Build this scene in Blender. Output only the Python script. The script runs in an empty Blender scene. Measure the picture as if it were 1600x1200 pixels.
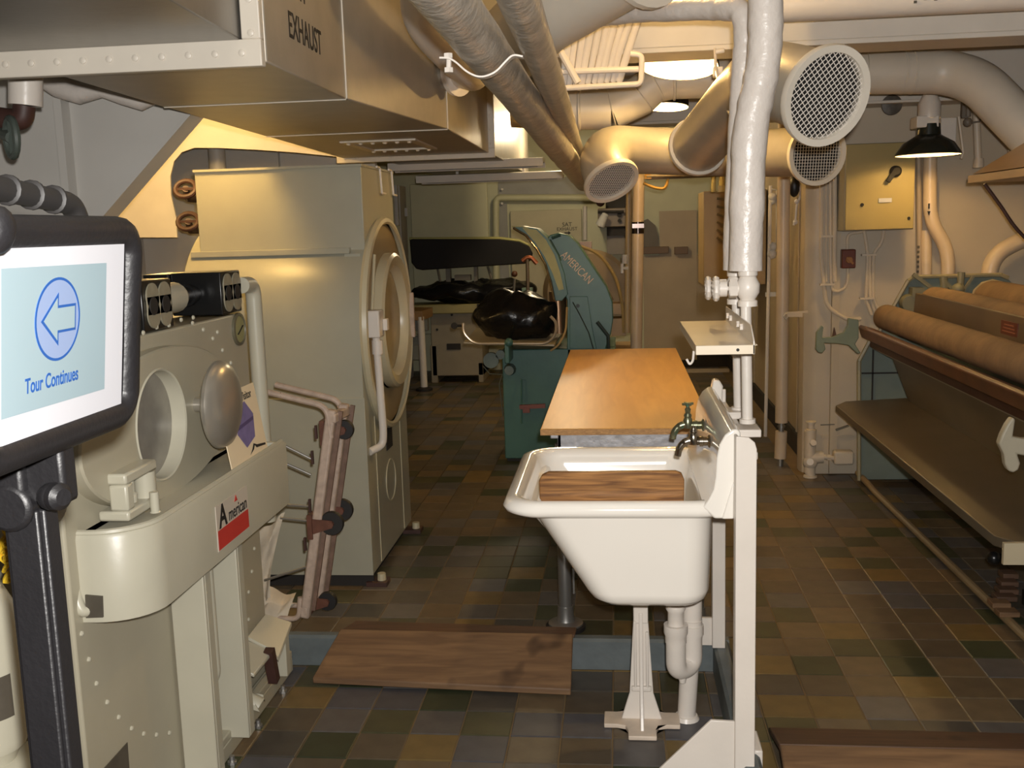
import bpy, bmesh, math, random
from mathutils import Vector, Matrix
random.seed(7)
C = bpy.context.scene.collection
sc = bpy.context.scene

# ---------------------------------------------------------------- camera
F_PX = 1590.0
cam_d = bpy.data.cameras.new('camera'); cam = bpy.data.objects.new('camera', cam_d); C.objects.link(cam)
cam_d.sensor_fit = 'HORIZONTAL'; cam_d.sensor_width = 36.0; cam_d.lens = 36.0 * F_PX / 1600.0
cam_d.clip_start = 0.02
cam.matrix_world = Matrix(((0.99440829, 0.01372283, 0.10470832, 0.0),
                           (0.10138728, 0.15331735, -0.98296206, 0.0),
                           (-0.02954263, 0.98808171, 0.15106873, 1.515),
                           (0, 0, 0, 1)))
sc.camera = cam

# ---------------------------------------------------------------- world, light, exposure
w = bpy.data.worlds.new('world'); sc.world = w; w.use_nodes = True
w.node_tree.nodes['Background'].inputs[0].default_value = (1.0, 0.85, 0.65, 1)
w.node_tree.nodes['Background'].inputs[1].default_value = 0.03
sc.view_settings.view_transform = 'Standard'; sc.view_settings.look = 'None'
sc.view_settings.gamma = 1.0; sc.view_settings.use_curve_mapping = False
sc.view_settings.exposure = 0.0
sc.cycles.use_denoising = True
sc.cycles.max_bounces = 6

WARM = (1.0, 0.64, 0.23)
def lamp(name, kind, loc, power, color, size=0.05, target=None, cone=None, blend=0.5):
    d = bpy.data.lights.new(name, kind); d.energy = power; d.color = color
    if kind == 'AREA': d.size = size
    else: d.shadow_soft_size = size
    if cone: d.spot_size = math.radians(cone); d.spot_blend = blend
    o = bpy.data.objects.new(name, d); C.objects.link(o); o.location = loc
    if target is not None:
        o.rotation_euler = (Vector(target) - Vector(loc)).to_track_quat('-Z', 'Y').to_euler()
    return o
# the camera's own flash, just beside and above the lens
lamp('camera_flash', 'SPOT', (0.03, 0.0, 1.575), 290.0, (1.0, 0.965, 0.92), 0.018, target=(-0.25, 3.0, 1.25), cone=120, blend=0.3)

# ---------------------------------------------------------------- materials
def lin(c):
    c = c / 255.0
    return c / 12.92 if c <= 0.04045 else ((c + 0.055) / 1.055) ** 2.4
def M(name, rgb, rough=0.5, metal=0.0, vary=0.08, scale=6.0, bump=0.0, bscale=60.0, coat=0.0, rand=0.0, spots=None):
    m = bpy.data.materials.new(name); m.use_nodes = True
    nt = m.node_tree; N = nt.nodes; L = nt.links; b = N['Principled BSDF']
    base = tuple(lin(x) for x in rgb)
    b.inputs['Roughness'].default_value = rough; b.inputs['Metallic'].default_value = metal
    if coat: b.inputs['Coat Weight'].default_value = coat; b.inputs['Coat Roughness'].default_value = 0.06
    tc = N.new('ShaderNodeTexCoord'); nz = N.new('ShaderNodeTexNoise'); nz.inputs['Scale'].default_value = scale; nz.inputs['Detail'].default_value = 5
    L.new(tc.outputs['Object'], nz.inputs['Vector'])
    rp = N.new('ShaderNodeValToRGB'); rp.color_ramp.elements[0].position = 0.3; rp.color_ramp.elements[1].position = 0.7
    rp.color_ramp.elements[0].color = tuple(x * (1 - vary) for x in base) + (1,)
    rp.color_ramp.elements[1].color = tuple(min(1, x * (1 + vary)) for x in base) + (1,)
    L.new(nz.outputs['Fac'], rp.inputs['Fac']); out = rp.outputs['Color']
    if rand:
        oi = N.new('ShaderNodeObjectInfo'); hs = N.new('ShaderNodeHueSaturation'); mr = N.new('ShaderNodeMapRange')
        mr.inputs['To Min'].default_value = 1 - rand; mr.inputs['To Max'].default_value = 1 + rand
        L.new(oi.outputs['Random'], mr.inputs['Value']); L.new(mr.outputs['Result'], hs.inputs['Value']); L.new(out, hs.inputs['Color']); out = hs.outputs['Color']
    if spots:
        n2 = N.new('ShaderNodeTexNoise'); n2.inputs['Scale'].default_value = spots[1]; n2.inputs['Detail'].default_value = 8; n2.inputs['Roughness'].default_value = 0.7
        L.new(tc.outputs['Object'], n2.inputs['Vector'])
        r2 = N.new('ShaderNodeValToRGB'); r2.color_ramp.elements[0].position = spots[2]; r2.color_ramp.elements[1].position = spots[2] + 0.06
        r2.color_ramp.elements[0].color = (0, 0, 0, 1); r2.color_ramp.elements[1].color = (1, 1, 1, 1)
        L.new(n2.outputs['Fac'], r2.inputs['Fac'])
        mx = N.new('ShaderNodeMixRGB'); mx.inputs[2].default_value = tuple(lin(x) for x in spots[0]) + (1,)
        L.new(r2.outputs['Color'], mx.inputs[0]); L.new(out, mx.inputs[1]); out = mx.outputs['Color']
    L.new(out, b.inputs['Base Color'])
    if bump:
        n3 = N.new('ShaderNodeTexNoise'); n3.inputs['Scale'].default_value = bscale; n3.inputs['Detail'].default_value = 4
        L.new(tc.outputs['Object'], n3.inputs['Vector'])
        bp = N.new('ShaderNodeBump'); bp.inputs['Strength'].default_value = bump; bp.inputs['Distance'].default_value = 0.01
        L.new(n3.outputs['Fac'], bp.inputs['Height']); L.new(bp.outputs['Normal'], b.inputs['Normal'])
    return m
def wood(name, rgb, dark, rough=0.5, axis=0, scale=3.0, stretch=14.0, knots=None, amt=0.6):
    m = bpy.data.materials.new(name); m.use_nodes = True
    nt = m.node_tree; N = nt.nodes; L = nt.links; b = N['Principled BSDF']; b.inputs['Roughness'].default_value = rough
    tc = N.new('ShaderNodeTexCoord'); mp = N.new('ShaderNodeMapping')
    s = [stretch] * 3; s[axis] = 1.0; mp.inputs['Scale'].default_value = s
    L.new(tc.outputs['Object'], mp.inputs['Vector'])
    nz = N.new('ShaderNodeTexNoise'); nz.inputs['Scale'].default_value = scale; nz.inputs['Detail'].default_value = 7; nz.inputs['Distortion'].default_value = 0.6
    L.new(mp.outputs['Vector'], nz.inputs['Vector'])
    rp = N.new('ShaderNodeValToRGB'); rp.color_ramp.elements[0].position = 0.35; rp.color_ramp.elements[1].position = 0.68
    a = [lin(x) for x in rgb]; d = [lin(x) for x in dark]
    rp.color_ramp.elements[0].color = tuple(d[i] * amt + a[i] * (1 - amt) for i in range(3)) + (1,); rp.color_ramp.elements[1].color = tuple(a) + (1,)
    L.new(nz.outputs['Fac'], rp.inputs['Fac']); out = rp.outputs['Color']
    if knots:
        vo = N.new('ShaderNodeTexNoise'); vo.inputs['Scale'].default_value = knots; vo.inputs['Detail'].default_value = 2
        L.new(tc.outputs['Object'], vo.inputs['Vector'])
        r2 = N.new('ShaderNodeValToRGB'); r2.color_ramp.elements[0].position = 0.66; r2.color_ramp.elements[1].position = 0.76
        L.new(vo.outputs['Fac'], r2.inputs['Fac'])
        mx = N.new('ShaderNodeMixRGB'); mx.inputs[2].default_value = tuple(x * 0.6 for x in d) + (1,)
        L.new(r2.outputs['Color'], mx.inputs[0]); L.new(out, mx.inputs[1]); out = mx.outputs['Color']
    L.new(out, b.inputs['Base Color']); return m
def glow(name, rgb, strength):
    m = bpy.data.materials.new(name); m.use_nodes = True
    b = m.node_tree.nodes['Principled BSDF']; b.inputs['Base Color'].default_value = (0.9, 0.9, 0.9, 1)
    b.inputs['Emission Color'].default_value = tuple(rgb) + (1,); b.inputs['Emission Strength'].default_value = strength
    return m

cream = M('cream_machine_paint', (168, 162, 142), 0.42, vary=0.04, bump=0.03, bscale=40)
cream_l = M('pale_cream_paint', (180, 176, 158), 0.35, vary=0.04, bump=0.03)
dryerp = M('dryer_grey_green_paint', (160, 158, 142), 0.34, vary=0.04, bump=0.02, bscale=25)
dryer_w = M('dryer_rim_paint', (190, 180, 150), 0.3, vary=0.05)
ductp = M('aluminium_duct_paint', (168, 160, 146), 0.38, metal=0.25, vary=0.07, scale=9, bump=0.05, bscale=30, spots=((205, 200, 190), 35, 0.72))
ductw = M('white_duct_paint', (206, 198, 184), 0.42, vary=0.05, bump=0.06, bscale=18)
lag = M('silvered_pipe_lagging', (188, 180, 168), 0.36, metal=0.3, vary=0.22, scale=22, bump=0.35, bscale=45, spots=((214, 206, 194), 26, 0.62))
whitep = M('thick_white_paint', (218, 210, 200), 0.35, vary=0.04, bump=0.12, bscale=28)
whitel = M('lumpy_white_lagging', (206, 198, 190), 0.34, vary=0.06, bump=0.45, bscale=30)
beamp = M('beam_white_paint', (208, 202, 192), 0.5, vary=0.05, bump=0.06, bscale=14)
wallp = M('bulkhead_paint', (188, 174, 152), 0.5, vary=0.07, scale=3, bump=0.06, bscale=14)
wallt = M('tan_bulkhead_paint', (170, 152, 122), 0.45, vary=0.08, scale=3, bump=0.06, bscale=14)
wallg = M('grey_bulkhead_paint', (196, 193, 187), 0.5, vary=0.06, scale=3, bump=0.06, bscale=14)
wallgr = M('greenish_bulkhead_paint', (196, 194, 160), 0.5, vary=0.04)
ceilp = M('ceiling_paint', (196, 190, 180), 0.6, vary=0.06)
enamel = M('white_enamel', (236, 231, 222), 0.12, vary=0.02, scale=3, coat=0.5)
chrome = M('worn_chrome', (168, 160, 146), 0.2, metal=1.0, vary=0.25, scale=30)
brassg = M('verdigris_brass', (128, 132, 108), 0.3, metal=0.85, vary=0.35, scale=60, spots=((86, 140, 118), 40, 0.58))
steel = M('dull_steel', (158, 156, 152), 0.36, metal=0.8, vary=0.1)
ductg = M('darker_grey_duct', (128, 124, 118), 0.3, metal=0.45, vary=0.06, scale=9, bump=0.05, bscale=30, spots=((170, 166, 160), 30, 0.74))  # darker grey than ductp, for the near duct section
galv = M('galvanised_steel', (168, 168, 172), 0.4, metal=0.6, vary=0.12, scale=26, bump=0.15, bscale=35)
black = M('black_plastic', (26, 25, 27), 0.45, vary=0.15, bump=0.1, bscale=120)
blackg = M('black_gloss_paint', (20, 20, 20), 0.3, vary=0.15)
rubber = M('black_rubber', (30, 28, 27), 0.6, vary=0.15)
darkm = M('dark_void_paint', (34, 30, 27), 0.7, vary=0.15)
plateb = M('bare_metal_plate', (92, 86, 76), 0.45, metal=0.3, vary=0.15, scale=20)
paper = M('white_paper', (182, 182, 187), 0.6, vary=0.01)
paleblue = M('pale_blue_print', (132, 150, 157), 0.6, vary=0.02)
discblue = M('periwinkle_print', (122, 138, 170), 0.6, vary=0.02)
inkblue = M('blue_ink', (30, 76, 142), 0.6, vary=0.02)
cardp = M('buff_card', (226, 208, 176), 0.6, vary=0.02)
purple = M('purple_print', (112, 102, 150), 0.6, vary=0.12, scale=40)
red = M('red_print', (190, 58, 50), 0.5, vary=0.06)
ink = M('black_ink', (28, 26, 26), 0.6, vary=0.1)
pinkink = M('faded_white_lettering', (214, 190, 168), 0.6, vary=0.12)
teal = M('teal_machine_paint', (66, 104, 96), 0.4, vary=0.1, scale=8, bump=0.04)
tealy = M('yellowed_teal_paint', (150, 146, 84), 0.45, vary=0.15, scale=10)
plastic = M('black_plastic_sheet', (18, 18, 19), 0.27, vary=0.2, bump=0.9, bscale=14)
padding = M('black_press_cloth', (24, 22, 22), 0.8, vary=0.15)
rust = M('red_brown_primer', (66, 42, 36), 0.55, vary=0.2, scale=25)
pinkp = M('worn_pinkish_paint', (176, 156, 140), 0.55, vary=0.18, scale=30, spots=((98, 72, 56), 30, 0.62))
canvas = M('canvas', (196, 184, 164), 0.85, vary=0.12, scale=12, bump=0.25, bscale=30, spots=((150, 100, 56), 7, 0.68))
sillb = M('blue_grey_coaming_paint', (94, 101, 102), 0.5, vary=0.15, scale=12, bump=0.1)
ironerp = M('grey_green_ironer_paint', (112, 122, 114), 0.45, vary=0.1)
apron = M('dull_apron_metal', (96, 86, 70), 0.4, metal=0.35, vary=0.08)
cloth = M('roller_padding_cloth', (124, 100, 74), 0.85, vary=0.14, scale=10, bump=0.2, bscale=40)
brownm = M('brown_ironer_metal', (100, 84, 64), 0.42, metal=0.2, vary=0.1)
redbrown = M('red_brown_feed_board', (92, 58, 38), 0.4, vary=0.2, scale=14)
goldp = M('tan_cabinet_paint', (158, 142, 94), 0.35, vary=0.04, bump=0.03)
switchb = M('brown_bakelite', (98, 46, 30), 0.4, vary=0.2)
greyhole = M('painted_throat_shadow', (20, 19, 18), 0.9, vary=0.1)
ropeY = M('yellow_rope', (226, 186, 40), 0.7, vary=0.15, scale=60, spots=((40, 34, 20), 45, 0.6))
shade = M('dark_green_enamel', (38, 40, 34), 0.25, vary=0.1)
shadei = M('white_shade_inside', (240, 232, 214), 0.4, vary=0.02)
hoodp = M('brown_hood_paint', (150, 124, 92), 0.35, vary=0.1)
ply = wood('plywood', (216, 164, 80), (190, 134, 58), 0.38, axis=1, scale=2.2, stretch=9, amt=0.55)
plyedge = wood('plywood_edge', (196, 150, 92), (120, 80, 44), 0.6, axis=0, scale=60, stretch=6)
oak = wood('varnished_board', (166, 118, 66), (84, 50, 24), 0.35, axis=0, scale=7, stretch=16, amt=0.85)
pine = wood('worn_ramp_plank', (128, 98, 68), (76, 54, 38), 0.65, axis=0, scale=4, stretch=10, knots=6.0)
pined = wood('dark_ramp_plank', (98, 72, 54), (58, 42, 32), 0.6, axis=0, scale=5, stretch=10, knots=5.0)
glassy = M('clear_jar_plastic', (190, 190, 188), 0.08, vary=0.05)
bulbm = glow('glowing_bulb', (1.0, 0.78, 0.46), 40.0)

# ---------------------------------------------------------------- mesh helpers
def fillet(pts, rad, seg=6):
    P = [Vector(p) for p in pts]; out = [P[0]]
    for i in range(1, len(P) - 1):
        a, b, c = P[i - 1], P[i], P[i + 1]
        u = (a - b); v = (c - b); r = min(rad, u.length * 0.49, v.length * 0.49)
        p0 = b + u.normalized() * r; p1 = b + v.normalized() * r
        for k in range(seg + 1):
            t = k / seg; out.append(p0 * (1 - t) ** 2 + b * 2 * t * (1 - t) + p1 * t * t)
    out.append(P[-1]); return out
class MB:
    def __init__(s): s.v = []; s.f = []
    def add(s, vs, fs):
        o = len(s.v); s.v += [Vector(p) for p in vs]; s.f += [tuple(i + o for i in f) for f in fs]; return s
    def box(s, p, q, rot=None):
        (x0, x1), (y0, y1), (z0, z1) = [sorted((p[i], q[i])) for i in range(3)]
        vs = [Vector(t) for t in ((x0, y0, z0), (x1, y0, z0), (x1, y1, z0), (x0, y1, z0), (x0, y0, z1), (x1, y0, z1), (x1, y1, z1), (x0, y1, z1))]
        if rot is not None:
            c = Vector(((x0 + x1) / 2, (y0 + y1) / 2, (z0 + z1) / 2)); vs = [c + rot @ (t - c) for t in vs]
        return s.add(vs, [(0, 3, 2, 1), (4, 5, 6, 7), (0, 1, 5, 4), (1, 2, 6, 5), (2, 3, 7, 6), (3, 0, 4, 7)])
    def bar(s, a, b, wx, wz, up=(0, 0, 1)):
        a = Vector(a); b = Vector(b); d = (b - a).normalized(); u = Vector(up)
        if abs(d.dot(u)) > 0.98: u = Vector((1, 0, 0))
        x = d.cross(u).normalized() * wx / 2; z = x.cross(d).normalized() * wz / 2
        vs = [a - x - z, a + x - z, a + x + z, a - x + z, b - x - z, b + x - z, b + x + z, b - x + z]
        return s.add(vs, [(0, 1, 2, 3), (7, 6, 5, 4), (0, 4, 5, 1), (1, 5, 6, 2), (2, 6, 7, 3), (3, 7, 4, 0)])
    def tube(s, pts, r, n=14, cap=True, closed=False):
        P = [Vector(p) for p in pts]; m = len(P)
        R = r if isinstance(r, (list, tuple)) else [r] * m
        T = []
        for i in range(m):
            if closed: t = P[(i + 1) % m] - P[i - 1]
            else: t = P[min(i + 1, m - 1)] - P[max(i - 1, 0)]
            T.append(t.normalized() if t.length > 1e-9 else Vector((0, 0, 1)))
        u = T[0].orthogonal().normalized(); vs = []
        for i in range(m):
            u = u - T[i] * u.dot(T[i]); u = u.normalized() if u.length > 1e-6 else T[i].orthogonal().normalized()
            w_ = T[i].cross(u)
            for k in range(n):
                a = 2 * math.pi * k / n; vs.append(P[i] + (u * math.cos(a) + w_ * math.sin(a)) * R[i])
        fs = []
        for i in range(m if closed else m - 1):
            j = (i + 1) % m
            for k in range(n):
                l = (k + 1) % n; fs.append((i * n + k, i * n + l, j * n + l, j * n + k))
        if cap and not closed: fs.append(tuple(reversed(range(n)))); fs.append(tuple(range((m - 1) * n, m * n)))
        return s.add(vs, fs)
    def lathe(s, prof, org, axis=(0, 0, 1), n=28, caps=True):
        ax = Vector(axis).normalized(); u = ax.orthogonal().normalized(); w_ = ax.cross(u); O = Vector(org); vs = []
        for (r, h) in prof:
            for k in range(n):
                a = 2 * math.pi * k / n; vs.append(O + ax * h + (u * math.cos(a) + w_ * math.sin(a)) * max(r, 1e-4))
        fs = []
        for i in range(len(prof) - 1):
            for k in range(n):
                l = (k + 1) % n; fs.append((i * n + k, i * n + l, (i + 1) * n + l, (i + 1) * n + k))
        if caps: fs.append(tuple(reversed(range(n)))); fs.append(tuple(range((len(prof) - 1) * n, len(prof) * n)))
        return s.add(vs, fs)
    def prism(s, poly, ext):
        e = Vector(ext); n = len(poly); vs = [Vector(p) for p in poly] + [Vector(p) + e for p in poly]
        fs = [tuple(reversed(range(n))), tuple(range(n, 2 * n))] + [(i, (i + 1) % n, n + (i + 1) % n, n + i) for i in range(n)]
        return s.add(vs, fs)
    def rings(s, rs, cap0=True, cap1=True):
        n = len(rs[0]); vs = [p for r in rs for p in r]; fs = []
        for i in range(len(rs) - 1):
            for k in range(n):
                l = (k + 1) % n; fs.append((i * n + k, i * n + l, (i + 1) * n + l, (i + 1) * n + k))
        if cap0: fs.append(tuple(reversed(range(n))))
        if cap1: fs.append(tuple(range((len(rs) - 1) * n, len(rs) * n)))
        return s.add(vs, fs)
    def grid(s, fn, nu, nv):
        vs = [fn(i / nu, j / nv) for j in range(nv + 1) for i in range(nu + 1)]
        fs = [(j * (nu + 1) + i, j * (nu + 1) + i + 1, (j + 1) * (nu + 1) + i + 1, (j + 1) * (nu + 1) + i) for j in range(nv) for i in range(nu)]
        return s.add(vs, fs)
    def ball(s, c, r, n=14, sq=(1, 1, 1)):
        c = Vector(c); m = n // 2; prof = [(math.sin(math.pi * i / m), -math.cos(math.pi * i / m)) for i in range(m + 1)]
        o = len(s.v); s.lathe([(a * r, b * r) for a, b in prof], (0, 0, 0), n=n, caps=False)
        for i in range(o, len(s.v)): q = s.v[i]; s.v[i] = c + Vector((q.x * sq[0], q.y * sq[1], q.z * sq[2]))
        return s
    def build(s, name, mat, parent=None, ang=35, bevel=0.0, fix=True, seg=2):
        org = Vector((0, 0, 0)); p = parent
        while p is not None: org += Vector(p.location); p = p.parent
        if parent is None and not s.v: pass
        me = bpy.data.meshes.new(name); me.from_pydata([tuple(v - org) for v in s.v], [], s.f)
        if fix:
            bm = bmesh.new(); bm.from_mesh(me); bmesh.ops.recalc_face_normals(bm, faces=bm.faces); bm.to_mesh(me); bm.free()
        me.polygons.foreach_set('use_smooth', [True] * len(me.polygons)); me.set_sharp_from_angle(angle=math.radians(ang))
        me.materials.append(mat)
        o = bpy.data.objects.new(name, me); C.objects.link(o)
        if parent is not None: o.parent = parent
        if bevel:
            b = o.modifiers.new('edge', 'BEVEL'); b.width = bevel; b.segments = seg; b.limit_method = 'ANGLE'; b.angle_limit = math.radians(40); b.use_clamp_overlap = True
        return o
def tag(o, label, cat, group=None):
    o['label'] = label; o['category'] = cat
    if group: o['group'] = group
    return o
def thing(name, label, cat, loc, group=None):
    o = bpy.data.objects.new(name, None); C.objects.link(o); o.location = loc; o.empty_display_size = 0.05
    return tag(o, label, cat, group)
def struct(name, mb, mat, bevel=0.0, label=None):
    o = mb.build(name, mat, None, bevel=bevel); o['kind'] = 'structure'
    if label: o['label'] = label
    return o
def solo(name, label, cat, mb, mat, bevel=0.0, group=None, ang=35):
    return tag(mb.build(name, mat, None, bevel=bevel, ang=ang), label, cat, group)
def text(name, body, org, xd, yd, size, mat, parent, bold=0.0, xs=1.0, align='CENTER', ext=0.0006):
    cu = bpy.data.curves.new(name, 'FONT'); cu.body = body; cu.size = size; cu.align_x = align; cu.align_y = 'CENTER'; cu.extrude = ext; cu.offset = bold
    o0 = bpy.data.objects.new(name + '_tmp', cu); C.objects.link(o0)
    me = bpy.data.meshes.new_from_object(o0.evaluated_get(bpy.context.evaluated_depsgraph_get()))
    C.objects.unlink(o0); bpy.data.objects.remove(o0)
    o = bpy.data.objects.new(name, me); C.objects.link(o); me.materials.clear(); me.materials.append(mat)
    x = Vector(xd).normalized(); y = Vector(yd).normalized(); z = x.cross(y)
    off = Vector((0, 0, 0)); p = parent
    while p is not None: off += Vector(p.location); p = p.parent
    m = Matrix.Identity(4)
    for i in range(3): m[i][0] = x[i] * xs; m[i][1] = y[i]; m[i][2] = z[i]; m[i][3] = org[i] - off[i]
    if parent is not None: o.parent = parent
    me.transform(Matrix((m[0], m[1], m[2], (0, 0, 0, 1))).to_3x3().to_4x4()); o.location = Vector(org) - off
    return o
def rrect(x0, x1, y0, y1, z, r, n=5):
    out = []
    for (cx, cy, a0) in ((x1 - r, y1 - r, 0), (x0 + r, y1 - r, 90), (x0 + r, y0 + r, 180), (x1 - r, y0 + r, 270)):
        for k in range(n + 1):
            a = math.radians(a0 + 90 * k / n); out.append(Vector((cx + r * math.cos(a), cy + r * math.sin(a), z)))
    return out
def V3(*a): return Vector(a)
def px_mid(a, b): return tuple((a[i] + b[i]) / 2 for i in range(3))

# ================================================================ SETTING
struct('ceiling', MB().box((-3.45, -1.6, 2.55), (3.3, 11.1, 2.65)), ceilp)
struct('wall_left', MB().box((-3.45, -1.6, 0), (-3.3, 11.1, 2.55)), wallg)
struct('wall_back', MB().box((-3.3, 10.9, 0), (1.3, 11.05, 2.55)), wallgr)
struct('wall_right', MB().box((1.17, 6.28, 0), (1.3, 10.9, 2.55)), wallt)
struct('wall_aft', MB().prism([(1.17, 6.13, 0), (1.13, 6.14, 0), (1.095, 6.17, 0), (1.085, 6.21, 0), (1.085, 6.28, 0), (3.2, 6.28, 0), (3.2, 6.13, 0)], (0, 0, 2.55)), wallp)
struct('wall_side', MB().box((3.2, -1.6, 0), (3.3, 6.28, 2.55)), wallp)
struct('wall_front', MB().box((-3.3, -1.6, 0), (3.2, -1.5, 2.55)), wallp)
struct('baseboard_right', MB().box((1.145, 6.3, 0), (1.17, 10.9, 0.13)), darkm)
struct('baseboard_back', MB().box((0.2, 10.875, 0), (1.145, 10.9, 0.14)), darkm)
# panels and seams of the long right-hand bulkhead
for i, y in enumerate((6.75, 7.6, 8.9)):
    struct('trim_panel', MB().box((1.158, y, 0.13), (1.17, y + 0.03, 2.5)), wallt)

# floor slab in grout colour, tiles standing on it
grout = M('floor_grout', (112, 92, 62), 0.8, vary=0.15)
floor = struct('floor', MB().box((-3.3, -1.5, -0.1), (3.2, 10.9, -0.004)), grout)
tile_cols = [(96, 82, 62), (86, 76, 62), (66, 64, 44), (54, 58, 40), (84, 80, 77), (74, 73, 76), (104, 86, 52), (66, 62, 56), (82, 72, 58)]
tile_w = [5, 5, 3, 3, 3, 3, 3, 2, 3]
tmats = [M('floor_tile_glaze', c, 0.42, vary=0.16, scale=14, bump=0.06, bscale=20, rand=0.14) for c in tile_cols]
T = 0.1545
def tile_mesh(m, i):
    mb = MB(); h = T / 2 - 0.0022; b = 0.0025
    r0 = [V3(x * h, y * h, -0.006) for x, y in ((-1, -1), (1, -1), (1, 1), (-1, 1))]
    r1 = [V3(x * h, y * h, -0.0015) for x, y in ((-1, -1), (1, -1), (1, 1), (-1, 1))]
    r2 = [V3(x * (h - b), y * (h - b), 0) for x, y in ((-1, -1), (1, -1), (1, 1), (-1, 1))]
    mb.rings([r0, r1, r2], cap0=False)
    me = bpy.data.meshes.new('tile'); me.from_pydata([tuple(v) for v in mb.v], [], mb.f); me.materials.append(m); return me
tmesh = [tile_mesh(m, i) for i, m in enumerate(tmats)]
rt = random.Random(3)
cells = []
for j in range(-2, 54):
    for i in range(-17, 17):
        x = -0.652 + (i + 0.5) * T; y = 2.705 + (j + 0.5) * T
        if y > 10.85 or (x > 1.1 and y > 6.1) or x > 3.1: continue
        vis = abs((x) / y) < 0.72 and x / y > -0.62
        hid = (x < -1.25 and y < 5.2) or (x < -1.1 and 4.05 < y < 5.0) or (x > 2.0)
        cells.append((y, x, vis and not hid))
near = sorted([c for c in cells if c[2] and not (-1.25 < c[1] < 1.5 and c[0] < 2.5)])
pick = set((c[0], c[1]) for c in near[:285])
rest = {k: MB() for k in range(len(tmats))}; mats_rest = []
big = MB(); fm = []
for (y, x, v) in cells:
    k = rt.choices(range(len(tmats)), tile_w)[0]
    if x > 0.35: k = rt.choices(range(len(tmats)), [6, 5, 2, 2, 3, 2, 2, 3, 5])[0]
    if (y, x) in pick:
        o = bpy.data.objects.new('tile', tmesh[k]); C.objects.link(o); o.parent = floor
        o.location = (x, y, rt.uniform(-0.0008, 0.0006))
    else:
        h = T / 2 - 0.0022; z = rt.uniform(-0.0008, 0.0004)
        big.add([(x - h, y - h, z), (x + h, y - h, z), (x + h, y + h, z), (x - h, y + h, z), (x - h, y - h, z - .005), (x + h, y - h, z - .005), (x + h, y + h, z - .005), (x - h, y + h, z - .005)],
                [(0, 1, 2, 3), (0, 4, 5, 1), (1, 5, 6, 2), (2, 6, 7, 3), (3, 7, 4, 0)]); fm += [k] * 5
fo = big.build('far_tiles', tmats[0], floor, fix=False)
for m in tmats[1:]: fo.data.materials.append(m)
fo.data.polygons.foreach_set('material_index', fm); fo['kind'] = 'stuff'

# coaming that keeps the wash water in
co = MB().prism([(-2.3, 3.335, 0), (-2.3, 3.335, 0.1), (-2.3, 3.345, 0.109), (-2.3, 3.375, 0.109), (-2.3, 3.385, 0.1), (-2.3, 3.385, 0)], (2.66, 0, 0))
co.prism([(0.305, 1.6, 0), (0.305, 1.6, 0.1), (0.315, 1.6, 0.109), (0.35, 1.6, 0.109), (0.36, 1.6, 0.1), (0.36, 1.6, 0)], (0, 1.74, 0))
struct('trim_1', co, sillb, label='blue grey coaming around the washing area')
struct('trim_2', MB().box((0.44, 2.60, 0), (3.2, 2.66, 0.1)), sillb, label='blue grey coaming under the right hand ramp')

struct('trim_9', MB().box((0.345, 2.585, 0), (0.368, 2.70, 0.118)), whitep, bevel=0.004, label='pale end post of the right hand coaming')
# deck beams
for i, (y0, x0) in enumerate(((4.25, -0.6), (7.2, -0.6))):
    mb = MB().box((x0, y0 + 0.11, 2.21), (3.2, y0 + 0.13, 2.55)).box((x0, y0, 2.19), (3.2, y0 + 0.24, 2.21))
    mb.box((x0, y0, 2.21), (3.2, y0 + 0.012, 2.36))
    struct('ceiling_beam', mb, beamp, bevel=0.003)
struct('ceiling_beam', MB().box((1.0, 5.96, 2.145), (3.2, 5.975, 2.5)).box((1.0, 5.90, 2.13), (3.2, 6.12, 2.145)), beamp, bevel=0.003)
# knee bracket on the ship's side and the arched web frame behind it
A = Vector((-1.950, 3.750, 1.597)); B = Vector((-1.557, 3.750, 1.975)); B = A + (B - A) * 1.12; A = A + (A - B) * 0.35; KY = 3.75
kb = MB().prism([(-3.29, KY, A.z - 0.3), tuple(A), tuple(B), (B.x, KY, 2.55), (-3.29, KY, 2.55)], (0, 0.012, 0))
kb.bar(A + V3(0, 0.03, 0), B + V3(0, 0.03, 0), 0.12, 0.014)
kb.box((-2.07, KY - 0.06, 0.4), (-2.04, KY, 2.55)); kb.box((-3.29, KY, 0.4), (A.x + 0.01, KY + 0.012, A.z))
struct('trim_3', kb, wallg, label='grey triangular knee bracket on the ship side')
web = [(-3.171, 6.000, 1.536), (-2.654, 6.000, 1.521), (-2.652, 6.000, 1.640), (-2.673, 6.000, 1.774), (-2.668, 6.000, 1.887), (-2.637, 6.000, 1.973), (-2.585, 6.000, 2.024), (-2.507, 6.000, 2.047), (-2.361, 6.000, 2.041), (-2.126, 6.000, 2.022), (-1.893, 6.000, 1.998), (-1.585, 6.000, 1.957)]
web += [(-1.62, 6.0, 2.55), (-3.28, 6.0, 2.55), (-3.28, 6.0, web[0][2])]
struct('trim_4', MB().prism(web, (0, 0.014, 0)), beamp, label='arched web frame lit by a hidden lamp')
struct('wall_left', MB().box((-3.3, 6.9, 0), (-1.62, 6.95, 2.55)).box((-2.30, 6.86, 0), (-2.28, 6.9, 2.55)), wallg, label='grey cross bulkhead behind the dryer')
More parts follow.
